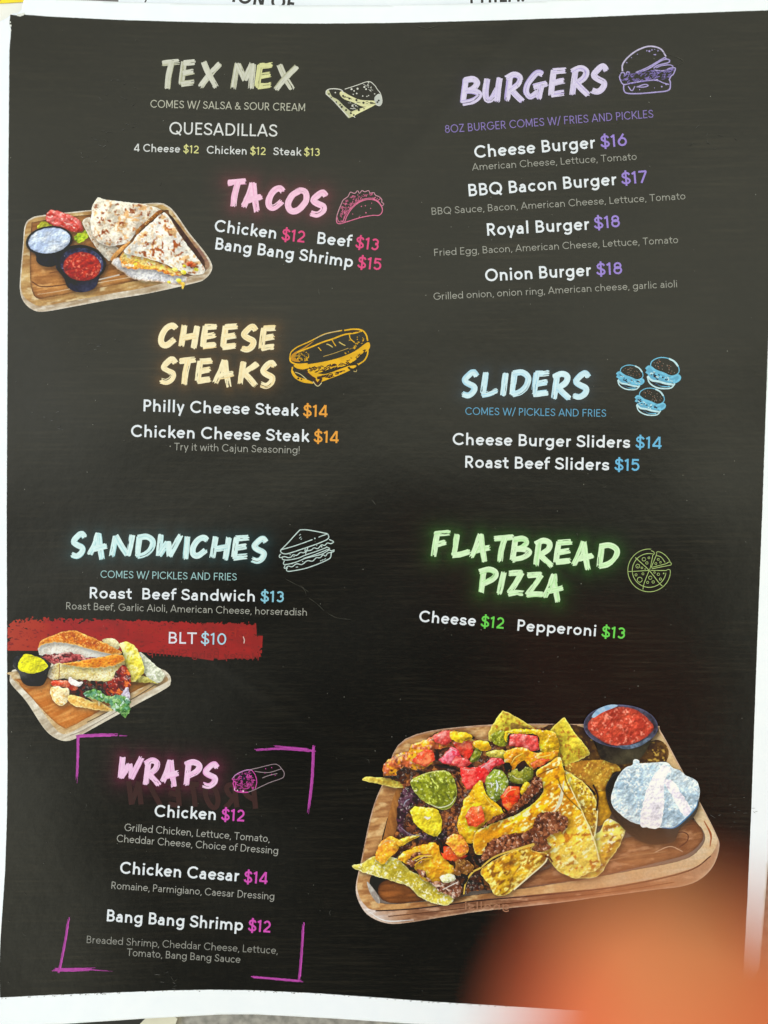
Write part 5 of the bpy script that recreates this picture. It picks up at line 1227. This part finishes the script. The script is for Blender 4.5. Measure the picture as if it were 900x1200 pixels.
tr = crop(320, 610, 11.25); SC = (196, 216, 216)
L = [([(105, 385), (200, 290), (290, 190), (355, 122)], 1.15), ([(355, 122), (440, 122), (580, 145), (710, 172)], 1.15), ([(710, 172), (728, 190), (725, 240), (600, 300), (430, 360), (250, 420), (170, 440), (120, 430), (98, 405), (105, 385)], 1.15), ([(105, 385), (250, 345), (400, 295), (520, 250)], 1.1), ([(600, 220), (650, 200), (710, 180)], 1.0),
     ([(100, 440), (80, 470), (95, 490), (150, 475), (200, 490), (240, 480), (265, 450), (310, 460), (360, 420), (400, 425), (440, 400), (460, 350)], 1.1), ([(430, 370), (420, 400), (500, 390), (540, 360), (590, 370), (640, 320), (680, 330), (715, 295), (760, 305), (800, 280), (740, 250)], 1.1),
     ([(120, 490), (130, 515), (200, 520), (330, 495), (440, 450), (560, 410), (680, 365), (715, 350)], 1.1), ([(440, 400), (430, 440), (440, 450)], 1.0), ([(150, 530), (135, 570), (170, 580), (300, 550), (420, 500), (560, 465), (650, 440), (740, 385)], 1.1), ([(400, 500), (520, 460), (650, 410), (720, 380), (750, 370), (700, 345)], 1.0),
     ([(160, 590), (145, 625), (165, 630), (200, 600), (250, 610), (310, 570), (380, 580), (450, 530), (520, 535), (570, 490), (620, 490), (660, 450), (690, 470), (720, 430), (770, 420)], 1.1), ([(740, 385), (770, 400), (805, 385), (800, 410), (770, 420), (760, 480), (730, 510), (600, 570), (430, 630), (280, 660), (200, 670), (175, 650), (190, 620)], 1.15),
     ([(345, 195), (365, 180)], .8), ([(345, 235), (370, 215)], .8), ([(365, 250), (380, 240)], .8), ([(620, 535), (640, 525)], .8), ([(645, 525), (665, 515)], .8), ([(675, 515), (695, 500)], .8), ([(300, 615), (330, 612)], .8)]
icon('sandwich_sketch', 'small pale line sketch of a stacked triangular sandwich', tr, L, SC, (), [(550, 235, .9), (640, 345, .9), (275, 475, .7), (225, 450, .6), (575, 330, .6), (250, 570, .6), (390, 540, .7)])

tr = crop(725, 635, 12.857); PZ = (168, 190, 122)
cxy = (460, 430)
def ar(r, a0, a1, n=14, c=cxy): return [(c[0] + r * math.cos(math.radians(a)), c[1] + r * math.sin(math.radians(a))) for a in np.linspace(a0, a1, n)]
L = [(ar(322, 10, 275, 30), .8), (ar(255, 8, 282, 26), .8), ([(515, 200), (535, 180), (530, 150), (488, 132)], .8), ([(720, 430), (740, 415), (775, 425), (778, 480)], .8), ([(480, 430), (720, 432)], .8), ([(515, 200), (480, 380)], .8), ([(480, 380), (465, 420)], .8),
     ([(250, 235), (460, 430), (610, 620), (660, 665)], .9), ([(140, 445), (200, 445), (460, 430)], .8), ([(460, 430), (385, 620), (365, 720)], .8),
     ([(490, 385), (570, 190), (565, 160), (600, 148), (660, 170), (730, 230), (775, 300), (745, 305), (710, 330), (490, 385)], .8), ([(570, 205), (640, 230), (700, 310)], .8), ([(500, 405), (650, 375), (790, 345), (785, 315), (770, 300)], .8)]
for (x, y, r) in [(380, 262, 28), (455, 240, 16), (425, 318, 20), (288, 365, 30), (350, 392, 15), (262, 497, 18), (366, 482, 17), (318, 570, 38), (476, 540, 26), (436, 610, 18), (520, 604, 20), (598, 488, 20), (540, 460, 14), (630, 560, 18), (597, 264, 17), (560, 326, 17), (630, 308, 15), (398, 410, 9)]:
    L.append((ar(r, 0, 350, 9, (x, y)), .65))
icon('pizza_sketch', 'small pale green line sketch of a sliced pizza', tr, L, PZ, (), [(678, 475, .9), (288, 370, .6)])

tr = crop(265, 880, 12); WP = (214, 84, 176); WG = (158, 140, 150)
L = [([(330, 265), (440, 240), (560, 210), (680, 185), (740, 205), (780, 250)], .8, WG), ([(780, 250), (815, 300), (810, 360), (770, 390), (600, 450), (400, 545), (310, 580)], .8, WG), ([(400, 285), (500, 300), (620, 300), (780, 250)], .8, WG), ([(510, 380), (600, 345), (720, 318)], .8, WG), ([(360, 270), (410, 340), (430, 440), (410, 530)], .9, WP),
     ([(90, 390), (130, 340), (200, 300), (290, 268), (360, 270)], 1.1, (200, 140, 200)), ([(95, 450), (110, 500), (130, 560), (220, 582), (310, 580)], 1.2, WP), ([(90, 390), (110, 430), (95, 450)], 1.0, WP), ([(115, 555), (130, 490)], 1.0, (240, 180, 230))]
L += scribble(tr, [(95, 400), (160, 330), (290, 275), (370, 290), (410, 400), (400, 530), (300, 575), (130, 560), (110, 460)], 85, WP, 44, 50, .9, -15, 80) + scribble(tr, [(160, 340), (280, 290), (360, 300), (330, 380), (200, 420)], 14, (60, 40, 90), 45, 50, .9, -20, 50)
icon('wrap_sketch', 'small magenta and grey line sketch of a cut wrap', tr, L, WP, (), [(555, 250, .6), (640, 235, .6), (640, 330, .6), (240, 565, 1.0, (246, 220, 240)), (160, 555, .8, (246, 220, 240)), (545, 310, .5), (690, 345, .5)])

# ------------------------------------------------------------------ dust flecks and scratches on the print
T = Ink(1.2e-4); rnd = random.Random(77)
pol = np.array(panel_outline)
for _ in range(230):
    x, y = rnd.uniform(5, 895), 20 + 1150 * rnd.random() ** .8
    if not inside(np.array([[x, y]]), pol)[0]: continue
    g = rnd.uniform(70, 170) * (1 if rnd.random() < .85 else 1.35)
    T.dot((x, y), rnd.uniform(.25, .6), (g, g, g * .95), rnd.uniform(.25, .6), n=6, ang=rnd.uniform(0, 3))
for _ in range(46):
    x, y = rnd.uniform(20, 870), rnd.uniform(60, 1150)
    if not inside(np.array([[x, y]]), pol)[0]: continue
    a = rnd.uniform(0, 6.28); l = rnd.uniform(2, 8); k = rnd.uniform(-2, 2); g = rnd.uniform(58, 100)
    T.ribbon(catmull([(x, y), (x + l / 2 * math.cos(a) - k * math.sin(a), y + l / 2 * math.sin(a) + k * math.cos(a)), (x + l * math.cos(a), y + l * math.sin(a))], 4), rnd.uniform(.3, .55), (g, g, g * .95), taper=[.3, 1, .3])
for cxp, cyp in ((100, 400), (120, 405), (850, 955), (815, 160), (840, 165), (130, 100), (140, 150), (120, 165), (95, 185), (150, 110), (60, 495), (203, 1148), (880, 950)):
    for _ in range(6):
        x, y = cxp + rnd.gauss(0, 12), cyp + rnd.gauss(0, 7); a = rnd.uniform(-.8, .8); l = rnd.uniform(2, 7); g = rnd.uniform(64, 120)
        T.ribbon([(x, y), (x + l * math.cos(a), y + l * math.sin(a))], .4, (g, g, g), taper=[.3, 1, .3])
for pts in ([(334, 678), (345, 684), (356, 690), (359, 698)], [(361, 700), (372, 708), (380, 716)], [(383, 718), (395, 724), (412, 726)], [(352, 686), (362, 694)], [(724, 83), (730, 90), (733, 97)], [(760, 56), (800, 70), (790, 78)], [(200, 1144), (204, 1150), (208, 1147)], [(488, 30), (500, 33), (512, 30)]):
    T.ribbon(catmull(pts, 5), .5, (84, 84, 78), taper=[.2, 1, .3, 1, .2])
sc_ = T.build('surface_scuffs', menu, None, .5); sc_['kind'] = 'stuff'
# torn white nicks on the edges of the print
T = Ink(1.2e-4)
for (x, y, r) in ((24, 17.5, 2.6), (27, 16.6, 2), (21, 17.5, 1.6), (12.5, 30, 1.5), (12, 26, 1.1), (12.4, 35.5, 1.2)):
    T.dot((x, y), r, (236, 238, 234), r * .7, n=7, ang=r)
for k in range(110):
    x = rnd.uniform(0, 600); y = np.interp(x, [0, 60, 130, 200, 250, 300, 370, 433, 500, 600], [1169, 1166, 1163.3, 1160.6, 1159.8, 1160.6, 1164, 1168.3, 1173.3, 1179.5])
    g = rnd.choice((70, 120, 150, 225)); T.dot((x, y + rnd.uniform(.1, 1.6)), rnd.uniform(.4, 1.1), (g, g, g), rnd.uniform(.3, .6), n=6)
T.build('worn_edge', menu)

# ------------------------------------------------------------------ the finger that strays in front of the lens
M_SKIN, n_, l_, p_ = mat('skin')
t_ = n_.new('ShaderNodeTexCoord')
sk = streak(500, 500, 0.3, 0.7)
mx = n_.new('ShaderNodeMix'); mx.data_type = 'RGBA'
mx.inputs['A'].default_value = (0.67, 0.110, 0.028, 1); mx.inputs['B'].default_value = (0.73, 0.130, 0.038, 1)
l_.new(sk, mx.inputs['Factor']); l_.new(mx.outputs['Result'], p_.inputs['Base Color'])
p_.inputs['Roughness'].default_value = 0.5
p_.inputs['Subsurface Weight'].default_value = 0.15
p_.inputs['Subsurface Radius'].default_value = (0.004, 0.0015, 0.0008)


def camsp(x, y, z):
    """a point given in millimetres from the lens: right, down, away"""
    return CAM + R_CAM @ np.array([x, -y, -z]) * 1e-3


hv, he, hr = [], [], []


def joint(p, r, prev=None):
    hv.append(tuple(camsp(*p))); hr.append(r * 1e-3)
    if prev is not None: he.append((prev, len(hv) - 1))
    return len(hv) - 1


wrist = joint((108, 128, 92), 24)
palm = joint((86, 100, 74), 25, wrist)
knuck = joint((78, 62, 56), 12, palm)
pip = joint((48, 42, 40), 10, knuck); mid = joint((35, 35.2, 35), 9, pip)
dip = joint((24, 30.2, 31), 8.7, mid); tip = joint((11.6, 22.4, 28.5), 8.4, dip); joint((5.7, 20.3, 28), 7.1, tip)
for off, ln, rad in (((22, -6, 10), 1.0, 9.2), ((40, -10, 22), .95, 8.8), ((56, -8, 36), .78, 7.8)):   # the other fingers, curled
    kx = joint((66 + off[0] * .8, 70 + off[1] * .8, 52 + off[2] * .8), rad + 2.5, palm)
    b = np.array([66 + off[0] * .8, 70 + off[1] * .8, 52 + off[2] * .8], float)
    p1 = joint(tuple(b + np.array([-18, -8, 26]) * ln), rad, kx)
    p2 = joint(tuple(b + np.array([-8, 8, 44]) * ln), rad * .92, p1)
    joint(tuple(b + np.array([8, 20, 40]) * ln), rad * .82, p2)
t1 = joint((70, 112, 84), 13, palm); t2_ = joint((50, 104, 88), 10.5, t1); joint((34, 92, 88), 8.8, t2_)
fore = joint((140, 168, 108), 24, wrist); joint((230, 290, 140), 34, fore)
me = bpy.data.meshes.new('person'); me.from_pydata(hv, he, []); me.update()
person = bpy.data.objects.new('person', me); COL.objects.link(person)
me.materials.append(M_SKIN)
mod = person.modifiers.new('skin', 'SKIN')
for i, r in enumerate(hr): me.skin_vertices[0].data[i].radius = (r, r)
me.skin_vertices[0].data[1].use_root = True
mod.use_smooth_shade = True
sub = person.modifiers.new('smooth', 'SUBSURF'); sub.levels = 2; sub.render_levels = 2
describe(person, 'blurred orange fingertip and hand close to the camera over the bottom right corner', 'person')

M_NAIL = simple('fingernail_highlight', (0.76, 0.30, 0.11), (0.80, 0.33, 0.13), 300, 0.35)  # nail; its paler colour also paints light along the finger's upper edge
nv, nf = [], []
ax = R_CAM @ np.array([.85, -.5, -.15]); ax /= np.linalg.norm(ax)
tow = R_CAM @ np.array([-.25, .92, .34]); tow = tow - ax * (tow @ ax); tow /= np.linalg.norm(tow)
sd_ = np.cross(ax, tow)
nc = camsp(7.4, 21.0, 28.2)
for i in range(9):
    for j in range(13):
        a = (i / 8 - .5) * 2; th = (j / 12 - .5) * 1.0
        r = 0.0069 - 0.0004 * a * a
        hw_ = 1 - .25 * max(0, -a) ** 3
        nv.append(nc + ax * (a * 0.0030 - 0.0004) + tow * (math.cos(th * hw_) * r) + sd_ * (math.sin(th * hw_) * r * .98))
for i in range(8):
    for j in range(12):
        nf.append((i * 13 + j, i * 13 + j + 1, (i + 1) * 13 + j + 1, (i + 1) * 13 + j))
nail = mesh_obj('fingernail_highlight', nv, nf, M_NAIL, person)
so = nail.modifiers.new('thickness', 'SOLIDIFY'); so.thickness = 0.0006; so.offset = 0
